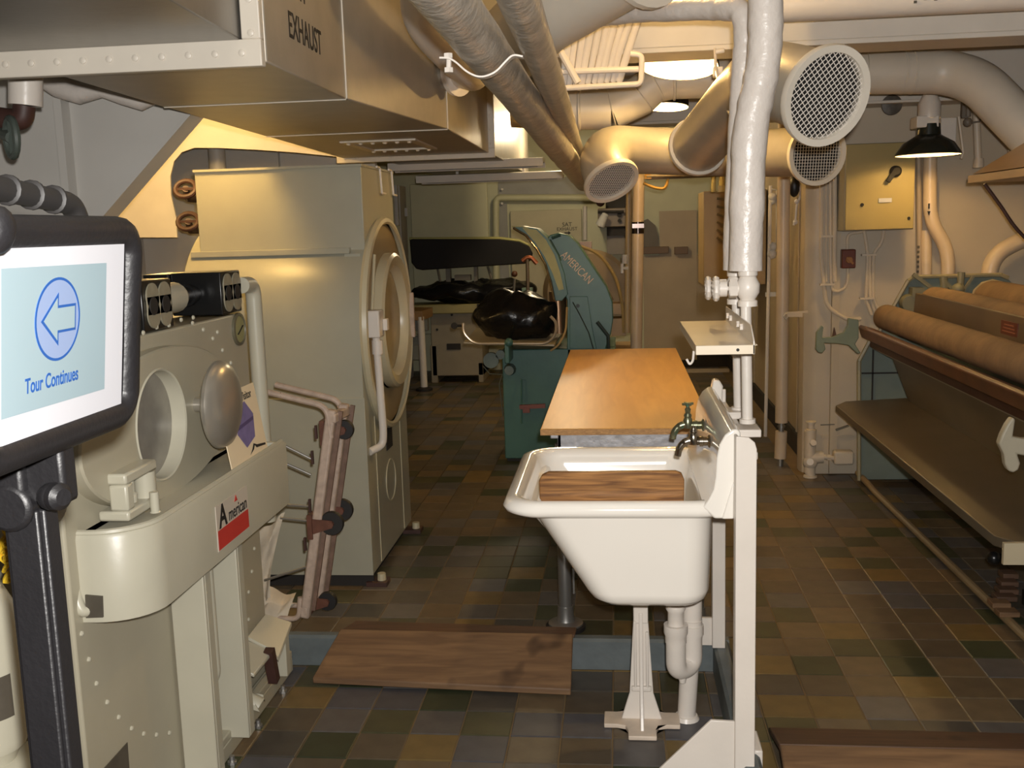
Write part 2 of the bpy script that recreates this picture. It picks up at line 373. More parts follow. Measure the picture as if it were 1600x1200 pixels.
# door leaf at the back left and its jamb
struct('door_1', MB().box((-2.076, 10.300, 1.985), tuple(Vector((-1.292, 10.300, 0.465)) + V3(0, 0.05, 0))), wallgr, bevel=0.006, label='pale green door leaf behind the flat press')
j = MB().box((-2.173, 10.200, 1.972), tuple(Vector((-2.161, 10.200, -0.038)) + V3(0, 0.3, 0)))
struct('trim_5', j.box((-2.196, 10.100, 1.975), tuple(Vector((-2.164, 10.100, 1.579)) + V3(0, 0.05, 0))).box((-2.114, 10.180, 1.749), tuple(Vector((-2.085, 10.180, 1.666)) + V3(0, 0.03, 0))), wallg, label='grey jamb of the pale green door')

# ================================================================ OVERHEAD
# big exhaust duct
d = thing('exhaust_duct', 'big rectangular silver painted exhaust duct running overhead on the left', 'duct', (-1.17, 4.0, 1.95))
def ductsec(name, a, b, mat=None):
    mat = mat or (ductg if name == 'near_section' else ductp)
    # a, b = (y, x0, x1, z0, z1)
    mb = MB(); rs = []
    for (y, x0, x1, z0, z1) in (a, b): rs.append([V3(x0, y, z0), V3(x1, y, z0), V3(x1, y, z1), V3(x0, y, z1)])
    return mb.rings(rs).build(name, mat, d, bevel=0.004)
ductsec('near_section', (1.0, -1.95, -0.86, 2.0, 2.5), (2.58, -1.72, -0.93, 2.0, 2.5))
ductsec('lettered_section', (2.60, -1.46, -0.877, 1.95, 2.5), (3.37, -1.50, -0.877, 1.95, 2.5))
ductsec('widening_section', (3.372, -1.50, -0.877, 1.951, 2.5), (4.5, -1.545, -0.728, 1.951, 2.5))
ductsec('far_section', (4.502, -1.545, -0.728, 1.952, 2.5), (6.0, -1.60, -0.735, 1.952, 2.5))
ductsec('end_section', (6.0, -1.52, -0.775, 1.98, 2.5), (9.2, -1.52, -0.775, 1.98, 2.5))
def flange(y, x0, x1, z0, wv, name='flange'):
    mb = MB().box((x0, y, z0), (x1, y + 0.03, z0 + wv)).box((x1 - wv * 0.75, y, z0 + wv), (x1, y + 0.03, 2.5)).box((x0, y, z0 + wv), (x0 + wv, y + 0.03, 2.5))
    fl = mb.build(name, ductw, d, bevel=0.003)
    rv = MB(); n = int((x1 - x0) / 0.07)
    for i in range(n): rv.lathe([(0.009, 0), (0.009, 0.003), (0.005, 0.005)], (x0 + 0.05 + i * (x1 - x0 - 0.1) / (n - 1), y, z0 + wv / 2), (0, -1, 0), n=8)
    for i in range(6): rv.lathe([(0.009, 0), (0.009, 0.003), (0.005, 0.005)], (x1 - wv * 0.36, y, z0 + 0.08 + i * 0.08), (0, -1, 0), n=8)
    rv.build('rivets', ductw, fl)
flange(2.555, -1.74, -0.875, 1.935, 0.066)
flange(6.0, -1.64, -0.70, 1.925, 0.055)
hatch = MB().box((-1.32, 4.9, 1.944), (-0.95, 5.0, 1.952)).box((-1.32, 5.45, 1.944), (-0.95, 5.5, 1.952)).box((-1.32, 5.0, 1.944), (-1.28, 5.45, 1.952)).box((-0.99, 5.0, 1.944), (-0.95, 5.45, 1.952)).build('access_hatch', ductw, d)
mb = MB()
for i in range(6):
    mb.lathe([(0.012, 0), (0.008, 0.008)], (-1.29 + i * 0.06, 5.47, 1.944), (0, 0, -1), n=8); mb.lathe([(0.012, 0), (0.008, 0.008)], (-1.29 + i * 0.06, 4.95, 1.944), (0, 0, -1), n=8)
mb.build('hatch_studs', ductw, hatch)
sm = MB()
for y, x0, x1 in ((3.37, -1.50, -0.877), (4.5, -1.545, -0.728)):
    sm.box((x0, y - 0.004, 1.947), (x1 + 0.004, y + 0.004, 1.951)); sm.box((x1, y - 0.004, 1.947), (x1 + 0.004, y + 0.004, 2.5))
sm.build('seam_bead', ductw, d)
text('stencil_lettering', 'VENT', (-0.8765, 2.88, 2.195), (0, 1, 0), (0, 0, 1), 0.10, ink, d, 0.0008, 0.8)
text('stencil_lettering', 'EXHAUST', (-0.8765, 2.95, 2.077), (0, 1, 0), (0, 0, 1), 0.10, ink, d, 0.0008, 0.72)

# round white branch joining the duct side
bd = thing('branch_duct', 'white round branch duct with a flange curving into the exhaust duct side', 'duct', (-0.6, 3.6, 2.2))
p = fillet([(-0.605, 3.300, 2.348), (-0.661, 3.600, 2.252), (-0.661, 3.750, 2.224), (-0.640, 3.950, 2.194), (-0.603, 4.150, 2.162), (-0.568, 4.300, 2.142), (-0.644, 4.420, 2.178)], 0.1, 6)
MB().tube(p, 0.068, 22).build('pipe', whitep, bd)
MB().lathe([(0.06, 0), (0.108, 0.002), (0.108, 0.02), (0.06, 0.022)], (-0.674, 4.440, 2.187), (1, -0.55, -0.1), n=30).build('flange', whitep, bd)
MB().tube([(-0.735, (-0.711, 4.470, 2.201)[1], (-0.711, 4.470, 2.201)[2]), (-0.675, 4.450, 2.188)], 0.088, 30).build('collar', ductp, bd)

# two lagged pipes under the overhead
for (nm, lb, a, b, r, e) in (('lagged_pipe', 'thicker of the two silver lagged pipes, against the exhaust duct', (-0.321, 2.050, 1.958), (-0.200, 6.400, 1.786), 0.057, 1), ('lagged_pipe', 'thinner of the two silver lagged pipes, on the right of the pair', (-0.177, 2.000, 1.940), (-0.214, 5.800, 1.916), 0.040, 0)):
    a = Vector(a); b = Vector(b); s = a - (b - a) * 0.2
    t = thing(nm, lb, 'pipe', tuple((a + b) / 2), 'pair of silver lagged pipes')
    pts = [s.lerp(b, i / 30) for i in range(31)]
    MB().tube(pts, [r * random.uniform(0.96, 1.04) for _ in pts], 20).build('lagging', lag, t, ang=60)
# strap hanger: dips under the thick pipe and rises between the two
sh = thing('pipe_hanger', 'white strap hanger looping under the silver lagged pipes', 'hanger', (-0.299, 2.450, 1.883))
pts = [(-0.402, 2.420, 1.909), (-0.380, 2.420, 1.908), (-0.364, 2.420, 1.898), (-0.338, 2.420, 1.873), (-0.308, 2.420, 1.860), (-0.273, 2.420, 1.870), (-0.250, 2.420, 1.893), (-0.232, 2.420, 1.909), (-0.209, 2.420, 1.903)]
mb = MB()
pts = fillet(pts, 0.03, 5)
for a, b in zip(pts[:-1], pts[1:]): mb.bar(a, b, 0.03, 0.004)
mb.build('strap', whitep, sh)
MB().tube([(-0.382, 2.420, 1.916), (-0.384, 2.420, 1.879)], 0.006, 8).lathe([(0.011, 0), (0.011, 0.011)], (-0.384, 2.420, 1.888), (0, 0, -1), n=6).lathe([(0.011, 0), (0.011, 0.011)], (-0.384, 2.420, 1.909), (0, 0, 1), n=6).build('bolt', whitep, sh)

# round duct at the very top and its flange
t = thing('round_duct', 'fat white round duct crossing the top of the picture with a flange', 'duct', (-0.080, 3.400, 2.188))
MB().tube([(-0.386, 3.750, 2.152), (-0.230, 3.500, 2.215), (0.074, 3.150, 2.296)], 0.13, 24).build('pipe', ductw, t)
a = Vector((0.074, 3.150, 2.296)); MB().lathe([(0.13, 0), (0.165, 0), (0.165, 0.02), (0.13, 0.02)], a, (Vector((0.074, 3.150, 2.296)) - Vector((-0.230, 3.500, 2.215))), n=28).build('flange', ductw, t)

# cable run on a bracket
t = thing('cable_run', 'bundle of white painted cables held on an overhead bracket', 'cables', (-0.061, 4.000, 2.154))
for i in range(10):
    x0 = 893 + i * 11.5; 
    a = Vector((-0.165, 3.950, 2.278)).lerp(Vector((0.090, 3.950, 2.265)), i / 9); b = Vector((-0.198, 4.050, 2.062)).lerp(Vector((0.017, 4.050, 2.067)), i / 9)
    a2 = a + V3(0.02, -0.25, 0.12)
    MB().tube([a2, a, a.lerp(b, 0.5) + V3(random.uniform(-.006, .006), 0, 0.01), b, b + V3(-0.02, 0.3, 0.02)], 0.0125 if i % 3 else 0.015, 10).build('cable', whitep, t)
MB().tube(fillet([(-0.215, 3.980, 2.034), (0.098, 3.980, 2.037), (0.102, 3.980, 2.142), (0.059, 3.980, 2.148)], 0.02), 0.011, 10).build('bracket', whitep, t)
MB().tube([(-0.217, 4.000, 2.197), (-0.140, 4.000, 2.053)], 0.014, 10).tube([(-0.201, 4.020, 2.100), (0.095, 4.020, 2.097)], 0.012, 10).build('rail', whitep, t)

# air duct with a mitred offset
t = thing('air_duct', 'cream round air duct with a mitred offset behind the hanging lamps', 'duct', (0.121, 5.200, 2.140))
path = [(-0.512, 5.200, 2.111), (-0.178, 5.200, 2.088), (-0.020, 5.200, 2.081), (0.121, 5.200, 2.140), (0.191, 5.200, 2.198), (0.284, 5.200, 2.215), (1.189, 5.200, 2.205), (1.573, 5.200, 2.191), (1.689, 5.100, 2.125), (1.938, 4.900, 1.776)]
secs = [(0, 2), (2, 3), (3, 4), (4, 5), (5, 6)]
R_ = 0.098
MB().tube(path[0:3], R_, 24).build('straight', ductw, t)
MB().tube(path[2:6], R_, 24).build('offset_bend', ductw, t, ang=20)
MB().tube([path[5], path[6]], R_, 24).build('straight', ductw, t)
MB().tube(fillet(path[6:], 0.25, 8), R_ * 1.05, 24).build('dropping_bend', ductw, t)
rb = MB()
for i, (q, dr) in enumerate(((path[1], (1, 0, 0)), (path[5], (1, 0, 0.05)), ((1.367, 5.200, 2.200), (1, 0, 0)), ((1.411, 5.200, 2.198), (1, 0, 0)))):
    rb.lathe([(R_, -0.008), (R_ + 0.007, -0.004), (R_ + 0.007, 0.004), (R_, 0.008)], q, dr, n=26)
for q, dr in ((path[2], (1, 0, 0.25)), (path[3], (1, 0, 0.8)), (path[4], (1, 0, 0.6))): rb.lathe([(R_ * 1.01, -0.003), (R_ * 1.04, 0), (R_ * 1.01, 0.003)], q, dr, n=26)
rb.build('seam_ring', ductw, t)

# mesh-ended air terminals
def screen(mb_parent, c, nrm, R, up, step, wire, rot=45):
    nrm = Vector(nrm).normalized(); u = (Vector(up) - nrm * Vector(up).dot(nrm)).normalized(); v = nrm.cross(u); c = Vector(c)
    mb = MB(); k = int(R / step)
    for q in range(2):
        an = math.radians(rot + 90 * q); du = u * math.cos(an) + v * math.sin(an); dv = -u * math.sin(an) + v * math.cos(an)
        for i in range(-k, k + 1):
            o = i * step
            if abs(o) >= R: continue
            h = math.sqrt(R * R - o * o)
            mb.bar(c + dv * o - du * h + nrm * (0.0015 * q), c + dv * o + du * h + nrm * (0.0015 * q), wire, wire, up=nrm)
    return mb
def terminal(label, pts, rad, ends, mat, loc, meshmat):
    t = thing('air_terminal', label, 'vent', loc, 'mesh ended air terminals')
    for (pp, rr) in zip(pts, rad): MB().tube(pp, rr, 26, cap=False).build('throat', mat, t)
    for (c, nrm, R, step, wire, rot) in ends:
        nrm = Vector(nrm).normalized(); c = Vector(c)
        MB().lathe([(R * 0.86, -0.015), (R, -0.012), (R * 1.02, 0.0), (R, 0.012), (R * 0.86, 0.010), (R * 0.84, -0.004)], c, nrm, n=40, caps=False).build('rim', ductw, t)
        MB().lathe([(R * 0.855, 0), (R * 0.85, 0.001)], c - nrm * 0.016, nrm, n=30).build('throat_shadow_disc', greyhole, t)  # near-black disc painted in for the shade inside the throat
        screen(None, c, nrm, R * 0.86, (0, 0, 1), step, wire, rot).build('wire_mesh', meshmat, t)
    return t
n1 = (0.42, -0.82, -0.32)
c1 = Vector((0.574, 2.950, 1.848)); f1 = Vector((0.343, 4.450, 1.833))
el = [c1, c1 - Vector(n1).normalized() * 0.14, c1 + V3(-0.12, 0.33, 0.10), Vector((0.490, 3.600, 1.993)), Vector((0.445, 3.950, 1.952)), f1]
terminal('nearest mesh ended air terminal, its tilted round screen beside the lagged riser', [fillet(el, 0.2, 6)], [0.112], [(c1, n1, 0.137, 0.0128, 0.0019, 45), (f1, Vector(f1) - Vector((0.445, 3.950, 1.952)), 0.124, 0.02, 0.002, 45)], ductp, tuple(c1), whitep)
c2 = Vector((-0.023, 4.700, 1.713)); n2 = Vector((0.34, -0.55, -0.72)); c3 = Vector((0.889, 4.750, 1.804)); n3 = Vector((0.32, -0.9, -0.12))
p2 = [c2, c2 - n2.normalized() * 0.10, Vector((-0.037, 4.950, 1.875)), Vector((0.148, 5.120, 1.869)), Vector((0.673, 5.150, 1.839)), c3 - n3.normalized() * 0.16, c3]
terminal('farther twin air terminal with one lamplit screen facing down and one facing the aisle', [fillet(p2, 0.14, 7)], [0.112], [(c2, n2, 0.128, 0.0105, 0.0018, 0), (c3, n3, 0.14, 0.0135, 0.0019, 0)], ductp, tuple(c2), whitep)

# hanging lamps
def pendant(label, c, R, h, power, mat, tilt=(0, 0, 1), prof=None, stem=0.12):
    t = thing('pendant_lamp', label, 'lamp', tuple(c), 'hanging lamps'); c = Vector(c); ax = Vector(tilt).normalized()
    pr = prof or [(R, 0), (R * 0.99, h * 0.08), (R * 0.86, h * 0.34), (R * 0.6, h * 0.55), (R * 0.36, h * 0.7), (R * 0.32, h)]
    MB().lathe(pr, c, ax, n=36, caps=False).build('shade', mat, t)
    MB().lathe([(r * 0.975, z - 0.002) for r, z in pr], c, ax, n=36, caps=False).build('shade_lining', shadei, t)
    MB().lathe([(R * 0.3, h * 0.96), (R * 0.34, h), (R * 0.34, h + stem * 0.6), (R * 0.2, h + stem)], c, ax, n=18).tube([c + ax * (h + stem - 0.01), V3((c + ax * (h + stem)).x, (c + ax * (h + stem)).y, 2.55)], 0.012, 8).build('socket', whitep, t)
    MB().ball(c + ax * h * 0.5, R * 0.17, 14).build('bulb', bulbm, t)
    l = lamp('lamp_light', 'POINT', c + ax * (h * 0.26), power, WARM, R * 0.12)
    return t
pendant('nearest hanging lamp, seen from below behind the cable bracket', (0.279, 4.700, 2.204), 0.178, 0.15, 27, shade, (0.1, 0.22, 1))
pendant('small dark hanging lamp behind the cream mitred air duct', (0.320, 6.600, 2.235), 0.135, 0.14, 17, shade, (0.05, 0.1, 1), prof=[(0.135, 0), (0.13, 0.05), (0.1, 0.1), (0.05, 0.13), (0.03, 0.14)])
pendant('dark green hanging lamp in front of the tan electrical cabinet', (1.598, 5.550, 1.826), 0.163, 0.185, 6, shade, (0, 0.0, 1), prof=[(0.163, 0), (0.158, 0.012), (0.125, 0.06), (0.075, 0.09), (0.06, 0.1), (0.055, 0.155)])
t = thing('lamp_cord', 'white switch cord drooping from the deck beam by the nearest hanging lamp', 'cord', (0.398, 4.200, 2.153))
MB().tube(fillet([(0.395, 4.240, 2.194), (0.393, 4.200, 2.129), (0.391, 4.100, 2.071), (0.388, 3.900, 1.971), (0.395, 3.700, 1.886), (0.410, 3.600, 1.854)], 0.1, 5), 0.006, 8).build('cord', whitep, t)
MB().box((0.382, 4.160, 2.114), tuple(Vector((0.419, 4.160, 2.076)) + V3(0, 0.04, 0))).tube([(0.393, 4.220, 2.178), (0.430, 4.220, 2.182)], 0.011, 8).build('switch', whitep, t, bevel=0.004)
# lamps that light the room from outside the picture (above the pipes and behind the knee bracket), then two added fill lights
lamp('overhead_lamp_near', 'POINT', (0.1, 3.45, 2.46), 13, WARM, 0.06)
lamp('overhead_lamp_ship_side', 'POINT', (-1.63, 3.86, 2.22), 30, (1.0, 0.62, 0.19), 0.06)
lamp('added_web_fill', 'POINT', (-2.45, 5.25, 2.12), 26, WARM, 0.05)  # unseen fill, added to brighten the arched web without the dryer hood
lamp('added_back_fill', 'POINT', (-0.45, 8.6, 2.35), 40, (1.0, 0.80, 0.50), 0.08)  # unseen fill, added to lift the dark back of the room

# fluorescent fittings at the back, unlit
for i, (a, b, y) in enumerate((('612,271', '848,253', 7.4),) * 1): pass
for (p0, p1, y, lb) in (((-1.597, 7.300, 1.934), (-0.504, 7.300, 1.966), 7.3, 'nearer unlit white fluorescent fitting under the duct end'), ((-1.555, 8.100, 1.892), (-0.412, 8.100, 1.903), 8.1, 'farther unlit white fluorescent fitting under the duct end')):
    t = thing('fluorescent_fitting', lb, 'light fitting', px_mid(p0, p1), 'fluorescent fittings')
    z = (p0[2] + p1[2]) / 2; x0, x1 = p0[0], p1[0]
    MB().prism([(x0, y - 0.13, z - 0.012), (x0, y - 0.125, z + 0.042), (x0, y - 0.05, z + 0.05), (x0, y + 0.05, z + 0.05), (x0, y + 0.125, z + 0.042), (x0, y + 0.13, z - 0.012), (x0, y + 0.11, z - 0.012), (x0, y + 0.10, z + 0.02), (x0, y - 0.10, z + 0.02), (x0, y - 0.11, z - 0.012)], (x1 - x0, 0, 0)).build('reflector', whitep, t)
    for dy in (-0.06, 0.06): MB().tube([(x0 + 0.05, y + dy, z + 0.004), (x1 - 0.05, y + dy, z + 0.004)], 0.013, 10).build('tube', paper, t)
    MB().box((x0 + 0.3, y - 0.02, z + 0.05), (x0 + 0.32, y + 0.02, max(1.98, z + 0.055))).box((x1 - 0.32, y - 0.02, z + 0.05), (x1 - 0.3, y + 0.02, max(1.98, z + 0.055))).build('hanger', whitep, t)

# ================================================================ LEFT SIDE
# ---- tour sign on its stand
SX = -0.62
t = thing('tour_sign', 'black framed arrow sign on a pole, in front of the washer', 'sign', (-0.72, 1.13, 0))
y0, y1, z0, z1 = 0.962, 1.243, 1.299, 1.516
fr = MB()
fy0, fy1, fz0, fz1 = 0.935, 1.292, 1.272, 1.543
path = [V3(SX - 0.012, y, z) for (x_, y, z) in [(0, q.x, q.y) for q in rrect(fy0 + 0.018, fy1 - 0.018, fz0 + 0.018, fz1 - 0.018, 0, 0.03, 6)]]
fr.tube(path, 0.020, 14, closed=True)
fr.build('frame', black, t)
MB().box((SX - 0.016, fy0 + 0.02, fz0 + 0.02), (SX - 0.004, fy1 - 0.02, fz1 - 0.02)).build('backing', black, t)
sheet = MB().box((SX - 0.004, y0, z0), (SX + 0.0005, y1, z1)).build('sheet', paper, t)
bl = [V3(SX + 0.0008, 0.980, 1.490), V3(SX + 0.0008, 1.197, 1.488), V3(SX + 0.0008, 1.197, 1.332), V3(SX + 0.0008, 0.980, 1.334)]
MB().prism(bl, (0.0004, 0, 0)).build('blue_panel', paleblue, sheet)
cy, cz = 1.0875, 1.429
MB().lathe([(0.0455, 0), (0.0455, 0.0004)], (SX + 0.0013, cy, cz), (1, 0, 0), n=48).build('disc_print', discblue, sheet)
MB().lathe([(0.0440, 0), (0.0440, 0.0006), (0.0470, 0.0006), (0.0470, 0)], (SX + 0.0013, cy, cz), (1, 0, 0), n=56, caps=False).build('circle_outline', inkblue, sheet)
ar = [(-0.0355, 0), (0.0, 0.030), (0.0, 0.0155), (0.037, 0.0155), (0.037, -0.0155), (0.0, -0.0155), (0.0, -0.030)]
MB().prism([V3(SX + 0.0018, cy + a, cz + b) for a, b in ar], (0.0004, 0, 0)).build('arrow_print', inkblue, sheet)
ai = [(-0.0305, 0), (-0.0028, 0.0238), (-0.0028, 0.0125), (0.034, 0.0125), (0.034, -0.0125), (-0.0028, -0.0125), (-0.0028, -0.0238)]
MB().prism([V3(SX + 0.0023, cy + a, cz + b) for a, b in ai], (0.0003, 0, 0)).build('arrow_fill', paleblue, sheet)
text('sign_lettering', 'Tour Continues', (SX + 0.0014, 1.078, 1.361), (0, 1, 0), (0, 0, 1), 0.0235, inkblue, sheet, 0.00035, 0.72, ext=0.0002)
MB().ball((-0.60, 0.944, 1.528), 0.02, 16, (0.8, 1, 1.2)).build('corner_knob', black, t)
def tilt_head(o):
    for v in o.data.vertices: v.co.x -= (1.516 - (v.co.z + (o.location.z if o.location.length > 0.01 else 0))) * 0.112
    for ch in o.children: tilt_head(ch)
for o in list(t.children): tilt_head(o)
MB().box((-0.732, 1.108, 0.03), (-0.690, 1.150, 1.20)).box((-0.738, 1.114, 0.03), (-0.684, 1.144, 1.20)).build('pole', black, t, bevel=0.003)
MB().lathe([(0.17, 0), (0.17, 0.012), (0.1, 0.03), (0.03, 0.04)], (-0.73, 1.14, 0), n=36).build('base', black, t)
MB().box((-0.745, 1.10, 1.19), (-0.70, 1.155, 1.275)).box((-0.715, 1.112, 1.205), (-0.655, 1.145, 1.285)).lathe([(0.03, -0.03), (0.03, 0.03)], (-0.722, 1.128, 1.205), (0, 1, 0), n=18).build('bracket', black, t, bevel=0.006)
MB().ball((-0.665, 1.100, 1.220), 0.0165, 16).lathe([(0.010, 0), (0.0165, 0.004), (0.016, 0.012), (0.01, 0.018)], (-0.659, 1.095, 1.222), (0.9, -0.4, 0), n=18).build('clamp_knob', black, t)
hs = MB().tube(fillet([(-0.655, 0.86, 1.61), (-0.655, 0.99, 1.578), (-0.655, 1.19, 1.560), (-0.655, 1.205, 1.53)], 0.02), 0.0135, 14)
for k in range(3): hs.lathe([(0.0135, 0), (0.017, 0.002), (0.017, 0.006), (0.0135, 0.008)], Vector((-0.655, 1.055 + 0.045 * k, 1.5725 - 0.004 * k)), (0, 1, -0.09), n=16)
hs.build('carry_tube', rubber, t)

# ---- laundry washer
WX = -1.2
t = thing('washing_machine', 'cream riveted laundry washer with a domed door and a splash trough', 'washing machine', (-1.7, 2.6, 0))
bp = [(WX, 2.02, 0.06), (WX, 3.18, 0.06), (WX, 3.185, 1.18), (WX, 3.16, 1.25), (WX, 3.10, 1.275), (WX, 2.10, 1.275), (WX, 2.04, 1.25), (WX, 2.02, 1.18)]
MB().prism(bp, (-1.0, 0, 0)).build('body', cream, t, bevel=0.006)
MB().box((-2.25, 1.98, 0), (-1.155, 3.29, 0.05)).box((-1.185, 1.98, 0.05), (-1.155, 3.29, 0.075)).build('base_rail', cream, t, bevel=0.004)
for y in (2.66, 2.88, 3.12): MB().lathe([(0.014, 0), (0.014, 0.008), (0.008, 0.009), (0.008, 0.024)], (-1.135, y, 0), n=8).build('anchor_bolt', steel, t)
# door disc, porthole ring and dome
dc = (WX, 2.44, 1.045)
def oval(a, b, x): return [V3(x, 2.50 + a * math.cos(k * math.pi / 32), 1.046 + b * math.sin(k * math.pi / 32)) for k in range(64)]
def circ(r_, x): return [V3(x, 2.45 + r_ * math.cos(k * math.pi / 32), 1.046 + r_ * math.sin(k * math.pi / 32)) for k in range(64)]
MB().rings([oval(0.452, 0.192, WX), oval(0.452, 0.192, WX + 0.032), oval(0.447, 0.188, WX + 0.037), circ(0.145, WX + 0.037)], cap0=False, cap1=False).build('door_plate', cream, t)
MB().rings([circ(0.1455, WX + 0.0375), circ(0.142, WX + 0.041), circ(0.138, WX + 0.038), circ(0.136, WX + 0.001)], cap0=False, cap1=False).build('porthole_ring', cream_l, t)
MB().rings([circ(0.137, WX + 0.001), circ(0.01, WX + 0.002)], cap0=False).build('porthole_glass', M('frosted_steel_door', (150, 146, 138), 0.3, metal=0.4, vary=0.2, scale=12), t)
hc = ((-1.100, 2.663, 1.060)[0], (-1.100, 2.663, 1.060)[1], (-1.100, 2.663, 1.060)[2])
MB().lathe([(0.02, -0.075), (0.02, -0.004), (0.114, -0.002), (0.121, 0.004), (0.122, 0.012), (0.113, 0.026), (0.088, 0.038), (0.05, 0.045), (0.0, 0.047)], hc, (1, 0, 0), n=48).build('chrome_dome', M('satin_steel_dome', (172, 166, 154), 0.28, metal=0.6, vary=0.03), t)
lt = MB().tube([(WX + 0.01, 2.24, 0.80), (WX + 0.01, 2.235, 1.05)], 0.014, 10).tube([(WX + 0.025, 2.262, 0.80), (WX + 0.025, 2.255, 1.05)], 0.009, 10)
lt.build('door_rods', cream_l, t)
# latch
lx = WX + 0.005
lm = MB().box((lx, 2.155, 0.962), (lx + 0.075, 2.315, 0.988)).box((lx, 2.155, 0.876), (lx + 0.075, 2.315, 0.900)).box((lx + 0.03, 2.155, 0.900), (lx + 0.075, 2.19, 0.962)).build('latch_bracket', cream_l, t, bevel=0.006)
MB().lathe([(0.026, 0), (0.026, 0.062)], (lx + 0.05, 2.295, 0.900), n=20).lathe([(0.016, 0), (0.018, 0.02), (0.012, 0.024), (0.012, 0.06)], (lx + 0.04, 2.235, 0.901), n=14).build('latch_barrel', cream_l, lm)
MB().lathe([(0.014, 0), (0.011, 0.004), (0.011, 0.05)], (lx + 0.085, 2.265, 0.868), n=14).build('latch_pin', cream_l, lm)
# splash trough
def trough_ring(z, inset):
    X1 = -1.05 - inset; ya = 2.06 + inset; yb = 3.06 - inset; r = 0.12
    out = [V3(WX, ya, z)]
    for k in range(9):
        a = math.radians(-90 + 90 * k / 8); out.append(V3(X1 - r + r * math.cos(a), ya + r + r * math.sin(a), z))
    out += [V3(X1, yb, z), V3(WX, yb, z)]
    return out
outer = [trough_ring(0.672, 0), trough_ring(0.862, 0), trough_ring(0.872, 0.004), trough_ring(0.872, 0.02)]
MB().rings(outer + [trough_ring(0.86, 0.022)], cap1=True).build('splash_trough', cream_l, t, bevel=0.0)
MB().tube([tuple(q) for q in trough_ring(0.874, 0.012)[:-1]], 0.008, 8).build('trough_rim', cream_l, t)
pl = MB().box((-1.0495, 2.472, 0.70), (-1.0475, 2.70, 0.822)).build('maker_plate', M('white_plate', (196, 186, 172), 0.4, vary=0.06), t)
MB().box((-1.0476, 2.476, 0.703), (-1.0470, 2.696, 0.755)).build('red_band', red, pl)
text('plate_lettering', 'A', (-1.0472, 2.515, 0.785), (0, 1, 0), (0, 0, 1), 0.085, ink, pl, 0.002, 0.9)
text('plate_lettering', 'merican', (-1.0472, 2.622, 0.776), (0, 1, 0), (0, 0, 1), 0.05, ink, pl, 0.0003, 0.84)
MB().prism([(-1.0474, 2.60, 0.801), (-1.0474, 2.622, 0.801), (-1.0474, 2.611, 0.818)], (0.001, 0, 0)).build('small_emblem', red, pl)
# drain pipe at the near corner
MB().tube([(-1.218, 2.100, 1.077), (-1.235, 2.100, 0.863)], 0.021, 16).build('drain_pipe', cream_l, t)
MB().lathe([(0.026, -0.014), (0.028, 0.0), (0.024, 0.02)], (-1.233, 2.100, 0.868), n=20).build('pipe_collar', cream_l, t)
MB().tube(fillet([(-1.217, 2.080, 0.870), (-1.214, 2.060, 0.743), (-1.196, 2.050, 0.692), (-1.176, 2.090, 0.712)], 0.05), 0.0135, 14).build('drain_elbow', cream_l, t)
MB().prism([(-1.187, 2.055, 0.738), (-1.147, 2.055, 0.735), (-1.150, 2.055, 0.686), (-1.190, 2.055, 0.684)], (0, 0.004, 0)).build('corner_patch', plateb, t)
# columns under the trough
for (ya, yb) in ((2.48, 2.53), (2.715, 2.765)):
    MB().box((-1.195, ya, 0.05), (-1.10, ya + 0.012, 0.68)).box((-1.112, ya + 0.012, 0.05), (-1.10, yb, 0.68)).build('column', cream_l, t, bevel=0.003)
MB().tube(fillet([(-1.15, 2.62, 0.68), (-1.15, 2.62, 0.28), (-1.20, 2.62, 0.25)], 0.05), 0.018, 14).build('vertical_pipe', cream_l, t)
# lower bracket with wedge block
LZ = -0.03
bk = MB().prism([(-1.19, 2.78, 0.26), (-1.11, 2.78, 0.225), (-1.11, 2.95, 0.225), (-1.19, 2.95, 0.26)], (0, 0, 0.012)).prism([(-1.11, 2.95, 0.23), (-1.10, 2.97, 0.19), (-1.11, 3.15, 0.24), (-1.19, 3.12, 0.28), (-1.19, 2.95, 0.27)], (0, 0, 0.014))
bk.box((-1.19, 2.8, 0.12), (-1.14, 2.83, 0.24)).box((-1.19, 3.1, 0.05), (-1.12, 3.14, 0.24)).tube([(-1.18, 2.84, 0.13), (-1.12, 2.84, 0.10)], 0.03, 12)
for i, v in enumerate(bk.v): bk.v[i] = v + V3(0, 0.03, LZ if v.z > 0.1 else 0)
bk.build('spring_bracket', cream_l, t, bevel=0.003)
MB().box((-1.13, 2.96, 0.10), (-1.10, 2.99, 0.22), Matrix.Rotation(0.25, 3, 'X')).build('wedge_block', rust, t)
MB().prism([(WX + 0.002, (-1.200, 2.074, 0.309)[1], (-1.200, 2.074, 0.309)[2]), (WX + 0.002, (-1.200, 2.193, 0.242)[1], (-1.200, 2.193, 0.242)[2]), (WX + 0.002, (-1.200, 2.196, 0.312)[1], (-1.200, 2.196, 0.312)[2])], (0.002, 0, 0)).build('bare_patch', plateb, t)
